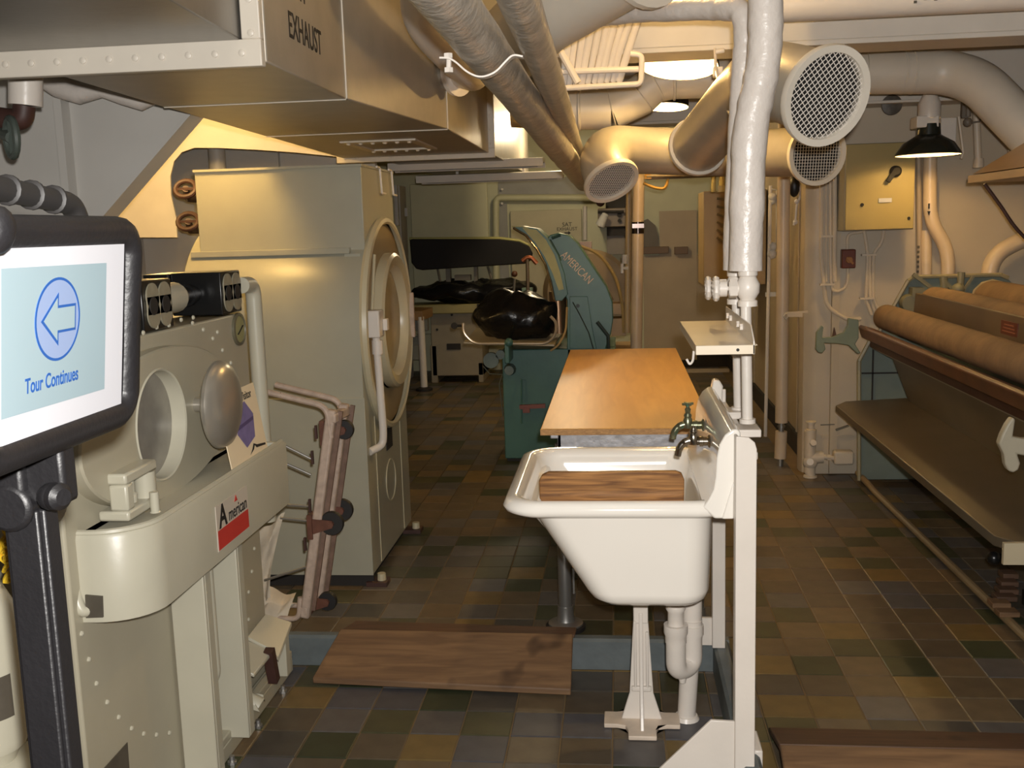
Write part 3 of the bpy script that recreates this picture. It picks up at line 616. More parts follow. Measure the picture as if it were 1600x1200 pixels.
# rivets
rv = MB()
def rivet(y, z, r=0.008): rv.lathe([(r, 0), (r * 0.9, 0.004), (r * 0.4, 0.006)], (WX, y, z), (1, 0, 0), n=7)
for q in ((-1.200, 2.462, 1.281), (-1.200, 2.540, 1.288), (-1.200, 2.613, 1.286), (-1.200, 2.692, 1.293), (-1.200, 2.766, 1.277), (-1.200, 2.773, 1.292), (-1.200, 2.838, 1.251), (-1.200, 2.941, 1.233), (-1.200, 2.903, 1.218), (-1.200, 2.970, 1.175), (-1.200, 3.029, 1.128), (-1.200, 2.106, 1.010), (-1.200, 2.047, 0.651), (-1.200, 2.066, 0.582), (-1.200, 2.088, 0.514), (-1.200, 2.126, 0.450), (-1.200, 2.171, 0.390), (-1.200, 2.226, 0.333), (-1.200, 2.283, 0.289), (-1.200, 2.348, 0.252), (-1.200, 2.419, 0.220), (-1.200, 3.117, 0.501), (-1.200, 3.081, 0.435), (-1.200, 3.041, 0.380), (-1.200, 2.985, 0.326), (-1.200, 3.024, 0.294), (-1.200, 2.926, 0.280)): rivet(q[1], q[2], 0.0065)
rv.build('rivets', cream_l, t)
MB().lathe([(0.052, 0), (0.052, 0.008), (0.044, 0.010), (0.042, 0.006)], (WX, 3.11, 1.225), (1, 0, 0), n=28).build('gauge_case', M('olive_gauge_rim', (96, 92, 74), 0.4), t)
g = MB().lathe([(0.042, 0), (0.0, 0.001)], (WX + 0.006, 3.11, 1.225), (1, 0, 0), n=24).build('gauge_face', M('gauge_dial', (150, 148, 104), 0.3, vary=0.1), t)
MB().bar((WX + 0.008, 3.09, 1.21), (WX + 0.008, 3.135, 1.235), 0.004, 0.002).build('gauge_needle', ink, g)
MB().tube(fillet([(-1.2, 3.17, 1.36), (-1.2, 3.27, 1.36), (-1.2, 3.27, 0.55)], 0.05), 0.026, 16).build('side_pipe', cream_l, t)
# relay boxes on top
for (ya, yb, lb) in ((2.475, 2.65, 'black junction box half hidden by the sign frame, on top of the washer'), (3.0, 3.16, 'black junction box at the far end of the washer top')):
    b = thing('junction_box', lb, 'junction box', (-1.3, (ya + yb) / 2, 1.277), 'junction boxes on the washer')
    MB().box((-1.36, ya, 1.279), (-1.2, yb, 1.41)).build('box', blackg, b, bevel=0.004)
    if ya > 2.9: MB().box((-1.44, 2.985, 1.335), (-1.36, yb, 1.408)).lathe([(0.012, 0), (0.01, 0.006)], (-1.42, 2.985, 1.39), (0, -1, 0), n=8).build('rear_hood', blackg, b, bevel=0.004)
    ym = (ya + yb) / 2
    pm = MB()
    for s in (-1, 1):
        pm.lathe([(0.036, 0), (0.036, 0.004)], (-1.199, ym + s * 0.036, 1.368), (1, 0, 0), n=20); pm.lathe([(0.036, 0), (0.036, 0.004)], (-1.199, ym + s * 0.036, 1.322), (1, 0, 0), n=20)
        pm.box((-1.199, ym + s * 0.036 - 0.034, 1.322), (-1.195, ym + s * 0.036 + 0.034, 1.368))
    face = pm.build('knockout_plate', M('worn_plate', (150, 144, 124), 0.45, metal=0.2, vary=0.12, scale=30), b)
    for s in (-1, 1): MB().lathe([(0.024, 0), (0.023, 0.002)], (-1.1952, ym + s * 0.037, 1.344), (1, 0, 0), n=20).build('knockout', darkm, face)
b = thing('conduit_elbow', 'white conduit fitting joining the two black junction boxes', 'conduit', (-1.29, 2.8, 1.345))
MB().tube([(-1.29, 2.652, 1.345), (-1.29, 2.86, 1.345)], 0.045, 18).lathe([(0.045, 0), (0.03, 0.04)], (-1.29, 2.86, 1.345), (0, 1, 0), n=18).build('conduit_body', cream_l, b)
MB().tube([(-1.29, 2.90, 1.345), (-1.29, 2.998, 1.345)], 0.026, 14).lathe([(0.034, 0), (0.034, 0.02)], (-1.29, 2.94, 1.345), (0, 1, 0), n=14).build('gland', blackg, b)

# ---- info card propped on the trough
t = thing('information_card', 'buff card with a purple picture leaning on the washer trough', 'card', (-1.1, 2.88, 0.874))
a = [V3(-1.068, 2.655, 0.876), V3(-1.068, 2.945, 0.876), V3(-1.102, 2.95, 1.078), V3(-1.102, 2.66, 1.078)]
nn = (a[1] - a[0]).cross(a[3] - a[0]).normalized()
if nn.x < 0: nn = -nn
card = MB().prism(a, tuple(-nn * 0.003)).build('card', cardp, t)
def onc(u, v, e=0.001): return a[0] + (a[1] - a[0]) * u + (a[3] - a[0]) * v + nn * e
MB().prism([onc(0.30, 0.40), onc(0.46, 0.17), onc(0.72, 0.26), onc(0.80, 0.58), onc(0.64, 0.80), onc(0.36, 0.72)], tuple(nn * 0.0006)).build('purple_picture', purple, card)
MB().prism([onc(0.32, 0.45, .0018), onc(0.77, 0.50, .0018), onc(0.78, 0.55, .0018), onc(0.32, 0.50, .0018)], tuple(nn * 0.0004)).build('picture_stripe', M('dark_purple_print', (78, 66, 112), 0.6), card)
text('card_lettering', 'Visitor', onc(0.72, 0.87, 0.0015), a[1] - a[0], a[3] - a[0], 0.034, ink, card, 0.0003, 0.9, ext=0.0003)
MB().prism([onc(0.50, 0.05), onc(0.62, 0.10), onc(0.66, 0.15), onc(0.70, 0.10), onc(0.95, 0.07), onc(0.95, 0.10), onc(0.72, 0.14), onc(0.64, 0.18), onc(0.58, 0.11)], tuple(nn * 0.0006)).build('small_drawing', ink, card)

# ---- white tank with label and rope
tk = (-1.238, 1.750, 0.543)
t = thing('pressure_tank', 'white domed pressure tank with a dark label, behind the sign pole', 'tank', (tk[0], 1.75, tk[2]))
zb = tk[2]; r = 0.074
MB().lathe([(r * 0.9, 0), (r, 0.02), (r, 0.24), (r * 0.93, 0.285), (r * 0.72, 0.32), (r * 0.4, 0.345), (0.03, 0.35)], (tk[0], 1.75, zb), n=40).build('body', cream_l, t)
MB().lathe([(r * 0.62, -0.03), (r * 0.8, 0.0), (r * 0.9, 0.012)], (tk[0], 1.75, zb), n=30).build('foot_ring', cream_l, t)
lm = MB(); 
lm.grid(lambda u, v: V3(tk[0] + (r + 0.001) * math.sin(math.radians(20 + 55 * u)), 1.75 - (r + 0.001) * math.cos(math.radians(20 + 55 * u)), zb + 0.075 + 0.085 * v), 8, 2)
lm.build('label', plateb, t)
MB().lathe([(0.008, 0), (0.008, 0.02)], (tk[0] + r * 0.5, 1.75 - r * 0.8, zb + 0.26), (0.5, -0.8, 0), n=8).lathe([(0.03, 0.35), (0.03, 0.37), (0.018, 0.39), (0.018, 0.42)], (tk[0], 1.75, zb), n=14).build('valve', cream_l, t)
t = solo('tank_pedestal', 'white pedestal carrying the pressure tank at the lower left', 'pedestal', MB().box((tk[0] - 0.12, 1.64, 0), (tk[0] + 0.10, 1.86, zb - 0.045)).lathe([(0.12, 0), (0.075, 0.03)], (tk[0], 1.75, zb - 0.06), n=30), cream_l, bevel=0.01)
t = solo('steel_canister', 'grey steel canister behind the yellow rope', 'canister', MB().tube([(tk[0] - 0.25, 1.88, zb + 0.46), (tk[0] + 0.10, 1.9, zb + 0.46)], 0.05, 24), steel)
t = thing('rope', 'bundle of yellow and black rope hanging beside the sign pole', 'rope', (tk[0] + 0.03, 1.66, zb + 0.38))
rr = random.Random(5)
ra = Vector((-0.974, 1.500, 1.103)); rb_ = Vector((-0.988, 1.500, 0.971))
for k in range(7):
    ph = rr.uniform(0, 6.28); am = rr.uniform(0.004, 0.014)
    MB().tube([ra.lerp(rb_, i / 24) + V3(math.sin(ph + i * 0.45) * am + (k - 3) * 0.003, math.cos(ph + i * 0.4) * 0.008, 0) for i in range(25)], 0.0042, 7).build('strand', ropeY, t)
kn = MB()
for k in range(5): kn.tube([ra.lerp(rb_, 0.2 + 0.15 * k) + V3(math.cos(a_) * 0.014, math.sin(a_) * 0.012, 0.008 * math.sin(2 * a_ + k)) for a_ in [i * 0.5236 for i in range(12)]], 0.004, 7, closed=True)
kn.build('knots', ropeY, t)

# ---- laundry cart stood on end
t = thing('laundry_cart', 'pinkish laundry cart stood on its end, casters facing the aisle', 'cart', (-1.1, 3.55, 0))
cb = Vector((-1.160, 3.470, 0.076)); ct = Vector((-1.014, 3.470, 0.899)); cl = Vector((-1.269, 3.470, 0.973))
cb.z = max(cb.z, 0.125)
cb0 = cb.copy(); far = V3(0.012, 0.12, 0)
for k, o_ in enumerate((V3(0, 0, 0), far)):
    MB().bar(cb + o_, ct + o_, 0.04, 0.036, up=(1, 0, 0)).build('base_rail', pinkp, t, bevel=0.008)
    MB().bar(cb + o_ + V3(0.026, 0.02, 0.02), ct + o_ + V3(0.026, 0.02, -0.01), 0.012, 0.016, up=(1, 0, 0)).build('rail_trim', M('brown_rail_trim', (112, 88, 74), 0.55, vary=0.2, scale=30), t)
MB().bar(cb + V3(0, -0.02, 0.03), cb + far + V3(0, 0.02, 0.03), 0.034, 0.034).build('end_rail', pinkp, t, bevel=0.006)
MB().bar(ct + V3(0, -0.02, -0.03), ct + far + V3(0, 0.02, -0.03), 0.034, 0.034).build('end_rail', pinkp, t, bevel=0.006)
for o_ in (V3(0, -0.01, 0), far):
    MB().tube(fillet([cl + o_, ct + o_ + V3(-0.015, 0, 0.012), ct + o_ + V3(-0.008, 0, -0.10)], 0.04), 0.011, 10).build('frame_tube', pinkp, t)
    MB().tube(fillet([Vector((-1.313, 3.470, 0.077)) + o_ + V3(0, 0, cb.z - Vector((-1.160, 3.470, 0.076)).z), cb + o_ + V3(-0.02, 0, -0.004), cb + o_ + V3(-0.01, 0, 0.08)], 0.03), 0.010, 10).build('frame_tube', pinkp, t)
for (a_, b_) in (((-1.216, 3.470, 0.780), (-1.097, 3.470, 0.718)), ((-1.192, 3.470, 0.702), (-1.105, 3.470, 0.662)), ((-1.198, 3.470, 0.550), (-1.122, 3.470, 0.545)), ((-1.229, 3.470, 0.502), (-1.120, 3.470, 0.490)), ((-1.305, 3.470, 0.265), (-1.143, 3.470, 0.317))):
    MB().tube([a_, b_], 0.0045, 8).build('basket_wire', steel, t)
hk = MB()
for q in ((-1.071, 3.450, 0.822), (-1.090, 3.450, 0.730), (-1.110, 3.450, 0.553), (-1.136, 3.450, 0.410)): hk.box(tuple(Vector(q) - V3(0.004, 0.006, 0.024)), tuple(Vector(q) + V3(0.004, 0.006, 0.024)))
hk.build('basket_clips', rust, t)
def caster(c, out=(1, 0, 0.12), r=0.034):
    c = Vector(c); o_ = Vector(out).normalized()
    base = c - o_ * 0.075
    f = MB().box(tuple(base - V3(0.01, 0.03, 0.045)), tuple(base + V3(0.008, 0.03, 0.045)))
    f.prism([base + V3(0, -0.022, -0.03), base + V3(0, -0.022, 0.03), c + V3(0.006, -0.022, 0.013), c + V3(0.006, -0.022, -0.013)], (0, 0.005, 0))
    f.prism([base + V3(0, 0.017, -0.03), base + V3(0, 0.017, 0.03), c + V3(0.006, 0.017, 0.013), c + V3(0.006, 0.017, -0.013)], (0, 0.005, 0))
    f.lathe([(0.011, -0.026), (0.011, 0.026)], c, (0, 1, 0), n=10)
    cs = f.build('caster', M('rusty_caster', (96, 60, 46), 0.5, vary=0.25, scale=30), t)
    MB().lathe([(r * 0.7, -0.012), (r * 0.95, -0.012), (r, -0.006), (r, 0.006), (r * 0.95, 0.012), (r * 0.7, 0.012)], c, (0, 1, 0), n=24).build('wheel', rubber, cs)
caster((-0.993, 3.540, 0.813), r=0.036); caster((-1.040, 3.620, 0.491), r=0.042); caster((-1.038, 3.470, 0.483), r=0.044); caster((-1.099, 3.560, 0.154), r=0.036)
# canvas sling of the cart
def sling(u, v):
    p0 = Vector((-1.336, 3.500, 0.430)).lerp(Vector((-1.217, 3.500, 0.515)), u); p1 = Vector((-1.342, 3.500, 0.172)).lerp(Vector((-1.295, 3.500, 0.185)), u)
    q = p0.lerp(p1, v); w_ = math.sin(v * math.pi)
    return q + V3(-0.02 * w_ * u, 0.012 * math.sin(7 * v + 5 * u), 0.008 * math.sin(9 * u))
MB().grid(sling, 10, 16).build('canvas_sling', canvas, t, fix=False)
MB().grid(lambda u, v: Vector((-1.315, 3.470, 0.164)).lerp(Vector((-1.214, 3.520, 0.170)), u).lerp(Vector((-1.309, 3.440, 0.101)).lerp(Vector((-1.233, 3.460, 0.099)), u), v) + V3(0, -0.05 * math.sin(v * 3.1) * (0.6 + 0.4 * math.sin(6 * u)), 0.012 * math.sin(8 * u + 3 * v)), 12, 10).grid(lambda u, v: Vector((-1.340, 3.550, 0.208)).lerp(Vector((-1.232, 3.600, 0.165)), u).lerp(Vector((-1.328, 3.500, 0.127)).lerp(Vector((-1.214, 3.530, 0.146)), u), v) + V3(0, -0.04 * math.sin(v * 3.1), 0.01 * math.sin(7 * u)), 10, 8).build('canvas_folds', canvas, t)

# ---- tumble dryer
t = thing('tumble_dryer', 'large cream tumble dryer with a round drum body and square hood', 'dryer', (-1.46, 4.6, 0))
DY, DZ, R_ = 4.605, 1.10, 0.468; X0, X1 = -1.85, -1.07
prof = [(4.137, 0.05), (4.137, 1.10)] + [(DY + R_ * math.cos(math.radians(180 - 7.5 * k)), DZ + R_ * math.sin(math.radians(7.5 * k))) for k in range(1, 24)] + [(5.073, 1.10), (5.073, 0.85), (4.975, 0.70), (4.975, 0.05)]
MB().prism([(X1, y, z) for y, z in prof], (X0 - X1, 0, 0)).build('body', dryerp, t, ang=20, bevel=0.003)
MB().box((X0 + 0.02, 4.17, 0), (X1 - 0.03, 4.94, 0.05)).build('plinth', darkm, t)
MB().box((X0, 4.15, 0), (X1, 4.16, 0.05)).build('kick_strip', darkm, t)
# lower casing panel stands slightly proud
MB().box((X0 - 0.002, 4.131, 0.052), (X1 + 0.004, 4.139, 0.83)).build('lower_panel', dryerp, t, bevel=0.002)
MB().box((X0 + 0.05, 4.29, 1.42), (X1, 4.885, 1.80)).build('hood', dryerp, t, bevel=0.004)
MB().box((X0 + 0.05, 4.275, 1.792), (X1 + 0.006, 4.90, 1.802)).build('hood_lid', dryerp, t)
MB().box((X0 + 0.02, 4.255, 1.43), (X1 - 0.06, 4.292, 1.455)).box((X1 - 0.085, 4.262, 1.405), (X1 - 0.015, 4.29, 1.43)).build('hood_flange', dryerp, t, bevel=0.002)
# front ring, dish and porthole
fc = (X1, DY, DZ)
dish = M('dryer_front_lamplit_tan', (150, 132, 98), 0.35, vary=0.06)  # tan has the warm lamplight on the dryer front mixed into its colour
MB().lathe([(0.44, 0.0), (0.478, 0.0), (0.484, 0.012), (0.478, 0.03), (0.462, 0.034), (0.452, 0.026)], fc, (1, 0, 0), n=72, caps=False).build('front_ring', dryer_w, t)
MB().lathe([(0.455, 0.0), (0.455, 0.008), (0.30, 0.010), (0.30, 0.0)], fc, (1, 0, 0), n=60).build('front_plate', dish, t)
dr = MB().lathe([(0.292, 0.0), (0.31, 0.01), (0.31, 0.05), (0.296, 0.06), (0.255, 0.05), (0.238, 0.015), (0.238, 0.0)], (X1, 4.635, 1.11), (1, 0, 0), n=60, caps=False).build('door_ring', dryer_w, t)
MB().lathe([(0.24, 0.0), (0.2, 0.012), (0.0, 0.014)], (X1 + 0.008, 4.635, 1.11), (1, 0, 0), n=40).build('door_window', M('dryer_window_tan', (168, 148, 106), 0.25, vary=0.1), dr)
MB().box((X1 + 0.045, 4.905, 1.0), (X1 + 0.075, 4.925, 1.22)).box((X1 + 0.02, 4.905, 1.0), (X1 + 0.06, 4.925, 1.02)).box((X1 + 0.02, 4.905, 1.2), (X1 + 0.06, 4.925, 1.22)).build('door_handle', pinkp, dr, bevel=0.004)
sb = MB().box((X1 + 0.0, 4.19, 1.075), (X1 + 0.07, 4.28, 1.19)).build('switch_box', whitep, t, bevel=0.006)
MB().box((X1 + 0.07, 4.25, 1.10), (X1 + 0.09, 4.285, 1.15)).build('plunger', whitep, sb, bevel=0.003)
MB().tube(fillet([(X1 + 0.04, 4.245, 1.08), (X1 + 0.05, 4.25, 0.66), (X1 + 0.045, 4.25, 0.60), (X1 + 0.0, 4.19, 0.585)], 0.07), 0.017, 14).lathe([(0.024, 0), (0.024, 0.06)], (X1 + 0.043, 4.247, 1.0), n=14).build('conduit', whitep, t)
MB().tube([(X1 + 0.03, 4.24, 1.19), (X1 + 0.03, 4.33, 1.42)], 0.007, 8).build('cable', dryer_w, t)
MB().box((X1, 4.50, 0.52), (X1 + 0.004, 4.62, 0.625)).build('name_plate', darkm, t)
MB().lathe([(0.095, 0.0), (0.095, 0.004), (0.099, 0.004), (0.099, 0.0)], (X1, 4.56, 0.37), (1, 0, 0), n=36, caps=False).build('cover_outline', dryer_w, t)
sl = MB()
for y in (4.30, 4.80): sl.box((X1, y, 0.06), (X1 + 0.003, y + 0.004, 0.72))
sl.build('panel_seams', dryer_w, t)
for y in (4.16, 4.93):
    MB().box((X1 - 0.03, y - 0.03, 0), (X1 + 0.06, y + 0.05, 0.02)).build('foot', rust, t); MB().lathe([(0.02, 0.02), (0.018, 0.05)], (X1 + 0.03, y + 0.01, 0), n=10).build('foot_bolt', dryer_w, t)
for y in (4.62, 4.86): MB().tube(fillet([(X1 + 0.012, y - 0.09, 1.803), (X1 + 0.012, y - 0.03, 1.803), (X1 + 0.012, y - 0.01, 1.69), (X1 + 0.012, y + 0.06, 1.69)], 0.01, 3), 0.005, 8).build('wire_hook', whitep, t)

# pipework seen in the gap behind the dryer
t = thing('steam_pipe', 'grey vertical pipe on the ship side above the dryer', 'pipe', (-2.587, 6.600, 1.933))
MB().tube([((-2.606, 6.600, 1.685)[0], 6.6, 0.0), ((-2.606, 6.600, 1.685)[0], 6.6, 2.55)], 0.055, 16).build('pipe', wallg, t)
for (q, lb) in (((-2.406, 5.600, 1.789), 'red handwheel, upper of the two left of the dryer hood'), ((-2.406, 5.600, 1.608), 'red handwheel, lower of the two left of the dryer hood')):
    t = thing('valve', lb, 'valve', q, 'red handwheel valves')
    q = Vector(q); MB().tube([q + V3(0.06 * math.cos(a), 0.02 * math.sin(a), 0.045 * math.sin(a)) for a in [i * 0.3927 for i in range(16)]], 0.014, 8, closed=True).bar(q - V3(0.055, 0, 0), q + V3(0.055, 0, 0), 0.014, 0.014).build('handwheel', rust, t)
    MB().tube([q, q + V3(-0.04, 0.12, -0.05), q + V3(-0.06, 1.31, -0.05)], 0.02, 10).build('stem', rust, t)
# valve high on the left
t = thing('overhead_valve', 'grey wheel valve under a white pipe at the upper left edge', 'valve', (-1.758, 2.900, 1.849))
MB().tube([(-1.720, 2.950, 2.109), (-1.741, 2.950, 1.918)], 0.048, 18).build('pipe', whitep, t)
MB().tube(fillet([(-1.745, 2.950, 1.918), (-1.754, 2.950, 1.876), (-1.810, 2.950, 1.882), (-1.885, 2.950, 1.896)], 0.03), 0.032, 14).build('elbow', rust, t)
q = Vector((-1.765, 2.900, 1.822))
MB().tube([q + V3(0.035 * math.cos(a), -0.03 * math.cos(a), 0.055 * math.sin(a)) for a in [i * 0.3927 for i in range(16)]], 0.011, 8, closed=True).bar(q - V3(0, 0, 0.05), q + V3(0, 0, 0.05), 0.012, 0.012).tube([q, q + V3(-0.06, 0.05, 0.02)], 0.018, 10).build('handwheel', M('dark_green_valve', (70, 78, 72), 0.5, vary=0.2), t)
t = thing('lagged_bundle', 'lumpy white lagged pipe under the left edge of the exhaust duct', 'pipe', (-2.058, 4.000, 2.111))
pts = [(-2.065, 3.600, 2.105), (-1.991, 3.600, 2.066), (-1.914, 3.600, 2.038), (-1.829, 3.600, 2.044), (-1.759, 3.600, 2.021), (-1.684, 3.600, 2.000), (-1.626, 3.600, 2.006)]
MB().tube(pts, [0.03, 0.04, 0.036, 0.022, 0.026, 0.03, 0.012], 14).build('lagging', whitel, t, ang=60)

# ---- ramps over the coamings
def plank(name, pts, th, mat, parent, bev=0.004):
    return MB().prism([Vector(p) for p in pts], (0, 0, th)).build(name, mat, parent, bevel=bev)
t = thing('wooden_ramp', 'worn two plank wooden ramp leaning on the coaming behind the sink', 'ramp', (-0.6, 3.25, 0))
plank('plank', [(-1.05, 3.175, 0.006), (-0.17, 3.12, 0.006), (-0.17, 3.335, 0.108), (-0.995, 3.355, 0.108)], 0.022, pine, t)
plank('plank', [(-0.995, 3.358, 0.112), (-0.165, 3.338, 0.112), (-0.16, 3.41, 0.111), (-0.965, 3.45, 0.111)], 0.012, pined, t)
t = thing('wooden_ramp', 'dark wooden ramp over the coaming in the bottom right corner', 'ramp', (0.85, 2.6, 0))
plank('plank', [(0.43, 2.91, 0.0), (1.31, 2.905, 0.0), (1.31, 2.612, 0.106), (0.415, 2.612, 0.106)], 0.02, pined, t)
plank('plank', [(0.415, 2.606, 0.106), (1.31, 2.606, 0.106), (1.31, 2.2, 0.002), (0.40, 2.2, 0.002)], 0.022, pine, t)

# ================================================================ SINK AND ITS SUPPORT
t = thing('utility_sink', 'deep white enamel utility sink with a high back on a cast pedestal', 'sink', (0.03, 2.98, 0))
ya, yb = 2.58, 3.27
def rg(x0, x1, z, ins, r): return rrect(x0, x1, ya + ins, yb - ins, z, r, 6)
rings = [rg(-0.04, 0.19, 0.498, 0.09, 0.05), rg(-0.06, 0.212, 0.502, 0.055, 0.06), rg(-0.083, 0.228, 0.518, 0.035, 0.07), rg(-0.098, 0.234, 0.54, 0.03, 0.07),
         rg(-0.232, 0.242, 0.752, 0.022, 0.07), rg(-0.238, 0.244, 0.758, 0.02, 0.07), rg(-0.295, 0.284, 0.760, 0.004, 0.085), rg(-0.313, 0.287, 0.768, -0.004, 0.09), rg(-0.318, 0.288, 0.780, -0.006, 0.09), rg(-0.308, 0.288, 0.796, 0.002, 0.085),
         rg(-0.29, 0.284, 0.803, 0.015, 0.08), rg(-0.272, 0.25, 0.799, 0.03, 0.075), rg(-0.258, 0.222, 0.782, 0.044, 0.07), rg(-0.248, 0.212, 0.75, 0.05, 0.07), rg(-0.10, 0.19, 0.56, 0.08, 0.07), rg(-0.07, 0.17, 0.53, 0.10, 0.06)]
MB().rings(rings).build('basin', enamel, t, ang=60)
bs = [(0.21, 0.79), (0.225, 0.812), (0.237, 0.838), (0.242, 0.87), (0.245, 0.92), (0.252, 0.955), (0.266, 0.980), (0.284, 0.994), (0.298, 0.995), (0.305, 0.986), (0.304, 0.96), (0.298, 0.95), (0.296, 0.76), (0.24, 0.76)]
MB().prism([(x, ya - 0.004, z) for x, z in bs], (0, yb - ya + 0.012, 0)).build('backsplash', enamel, t, ang=50, bevel=0.014, seg=4)
MB().prism([(0.285, yb - 0.03, 0.95), (0.325, yb - 0.03, 0.93), (0.328, yb - 0.03, 1.0), (0.318, yb - 0.03, 1.018), (0.298, yb - 0.03, 1.022)], (0, 0.05, 0)).build('back_lug', enamel, t, bevel=0.006)
MB().prism([(0.258, ya - 0.012, 0.762), (0.287, ya - 0.012, 0.762), (0.287, ya - 0.012, 0.86)], (0, 0.012, 0)).build('front_gusset', enamel, t, bevel=0.003)
def faucet(y, z, x0, mat, handle, reach):
    k = 0.6; bx = x0 - reach * 0.55
    f = MB().lathe([(r * k, h * k) for r, h in ((0.032, 0), (0.030, 0.006), (0.02, 0.012), (0.02, 0.03), (0.024, 0.032), (0.024, 0.05), (0.016, 0.052), (0.016, 0.07))], (x0, y, z), (-1, 0, 0), n=20)
    f.tube(fillet([(x0 - 0.03, y, z), (x0 - reach * 0.72, y, z + 0.004), (x0 - reach, y, z - 0.012), (x0 - reach - 0.006, y, z - 0.04)], 0.022), [0.0108] * 8 + [0.0100] * 6 + [0.009] * 2, 14)
    f.lathe([(r * k, h * k) for r, h in ((0.022, -0.02), (0.024, 0.0), (0.022, 0.022), (0.016, 0.034), (0.020, 0.040), (0.016, 0.052))], (bx, y, z + 0.004), n=18)
    fo = f.build('faucet', mat, t, ang=50)
    h = MB().lathe([(0.007, 0.028), (0.008, 0.040), (0.0095, 0.044), (0.005, 0.050), (0.005, 0.056)] if handle else [(0.007, 0.028), (0.006, 0.036), (0.003, 0.04)], (bx, y, z + 0.004), n=14)
    if handle:
        for a in (0.4, 1.97): h.bar((bx - 0.017 * math.cos(a), y - 0.017 * math.sin(a), z + 0.064), (bx + 0.017 * math.cos(a), y + 0.017 * math.sin(a), z + 0.064), 0.0075, 0.007)
        h.lathe([(0.008, 0.054), (0.008, 0.064)], (bx, y, z + 0.004), n=12)
    h.build('tap_handle' if handle else 'tap_bonnet', mat, fo)
faucet(2.775, 0.922, 0.246, chrome, False, 0.082)
faucet(2.985, 0.926, 0.246, brassg, True, 0.084)
# cast pedestal
pc = V3(0.055, 2.96, 0)
lob = []
for k in range(4):
    a = k * math.pi / 2; c_, s_ = math.cos(a), math.sin(a)
    for (u, v) in ((0.035, -0.055), (0.075, -0.042), (0.115, -0.042), (0.115, 0.042), (0.075, 0.042), (0.035, 0.055)): lob.append(pc + V3(u * c_ - v * s_, u * s_ + v * c_, 0.001))
pd = MB().prism(lob, (0, 0, 0.014)).build('pedestal_foot', M('worn_white_foot', (206, 190, 172), 0.5, vary=0.12, scale=20), t, bevel=0.003)
pm = MB().prism([pc + V3(-0.062, -0.006, 0.014), pc + V3(0.062, -0.006, 0.014), pc + V3(0.036, -0.006, 0.10), pc + V3(0.020, -0.006, 0.37), pc + V3(-0.020, -0.006, 0.37), pc + V3(-0.036, -0.006, 0.10)], (0, 0.012, 0))
pm.prism([pc + V3(-0.006, -0.085, 0.014), pc + V3(-0.006, 0.085, 0.014), pc + V3(-0.006, 0.03, 0.12), pc + V3(-0.006, 0.016, 0.36), pc + V3(-0.006, -0.018, 0.36), pc + V3(-0.006, -0.03, 0.12)], (0.012, 0, 0))
pm.box(tuple(pc + V3(-0.03, -0.02, 0.11)), tuple(pc + V3(0.03, 0.02, 0.125)))
pm.box(tuple(pc + V3(-0.022, -0.014, 0.325)), tuple(pc + V3(0.022, 0.014, 0.51))).box(tuple(pc + V3(-0.022, -0.02, 0.12)), tuple(pc + V3(-0.014, -0.008, 0.335))).box(tuple(pc + V3(0.014, -0.02, 0.12)), tuple(pc + V3(0.022, -0.008, 0.30)))
pm.build('pedestal_column', whitep, t, bevel=0.003)
dx, dy = 0.158, 2.92
tr = MB().lathe([(0.034, 0.505), (0.034, 0.42), (0.032, 0.40), (0.027, 0.395), (0.03, 0.385), (0.024, 0.375), (0.024, 0.325)], (dx, dy, 0), n=20)
tr.lathe([(0.036, 0.335), (0.036, 0.31), (0.032, 0.30), (0.032, 0.28)], (dx, dy, 0), n=20)
tr.tube(fillet([(dx, dy, 0.30), (dx, dy, 0.185), (dx + 0.052, dy + 0.05, 0.185), (dx + 0.052, dy + 0.05, 0.33)], 0.04, 8), 0.030, 18)
tr.lathe([(0.034, 0), (0.034, 0.03)], (dx + 0.052, dy + 0.05, 0.285), n=20).lathe([(0.014, 0), (0.01, 0.02)], (dx + 0.02, dy + 0.01, 0.168), (0, 0, -1), n=10)
tr.build('drain_trap', whitep, t, ang=50)
MB().tube([(dx + 0.052, dy + 0.05, 0.50), (dx + 0.052, dy + 0.055, 0.33), (dx + 0.035, dy + 0.075, 0.005)], [0.03, 0.03, 0.028], 18).lathe([(0.04, 0), (0.034, 0.012)], (dx + 0.035, dy + 0.075, 0.0), n=18).build('waste_pipe', whitep, t)

bd = [(-0.12, 0.64), (-0.216, 0.80), (-0.216, 0.848), (-0.208, 0.863), (-0.19, 0.871), (0.145, 0.872), (0.160, 0.866), (0.167, 0.848), (0.166, 0.80), (0.155, 0.64)]
solo('wooden_board', 'varnished wooden board standing inside the front of the white sink', 'board', MB().prism([(x, 2.635, z) for x, z in bd], (0, 0.018, 0)), oak, bevel=0.003)

# angle-iron stand behind the sink
t = thing('sink_stand', 'white angle iron stand carrying the sink and the risers', 'stand', (0.33, 2.64, 0))
PY = 2.52
pp = [(0.287, PY, 0), (0.338, PY, 0), (0.338, PY, 0.955), (0.333, PY, 0.972), (0.318, PY, 0.985), (0.287, PY, 0.988)]
MB().prism(pp, (0, 0.010, 0)).box((0.287, PY + 0.0101, 0), (0.295, PY + 0.05, 0.985)).build('front_post', whitep, t, bevel=0.002)
MB().prism([(0.287, PY + 0.006, 0.23), (0.226, PY + 0.006, 0.232), (0.092, PY + 0.006, 0.092), (0.02, PY + 0.006, 0.0), (0.287, PY + 0.006, 0.0)], (0, 0.010, 0)).build('foot_gusset', whitep, t, bevel=0.002)
MB().box((0.298, 3.275, 0.109), (0.34, 3.285, 0.985)).box((0.298, 3.2851, 0.109), (0.306, 3.33, 0.982)).build('rear_post', whitep, t, bevel=0.002)
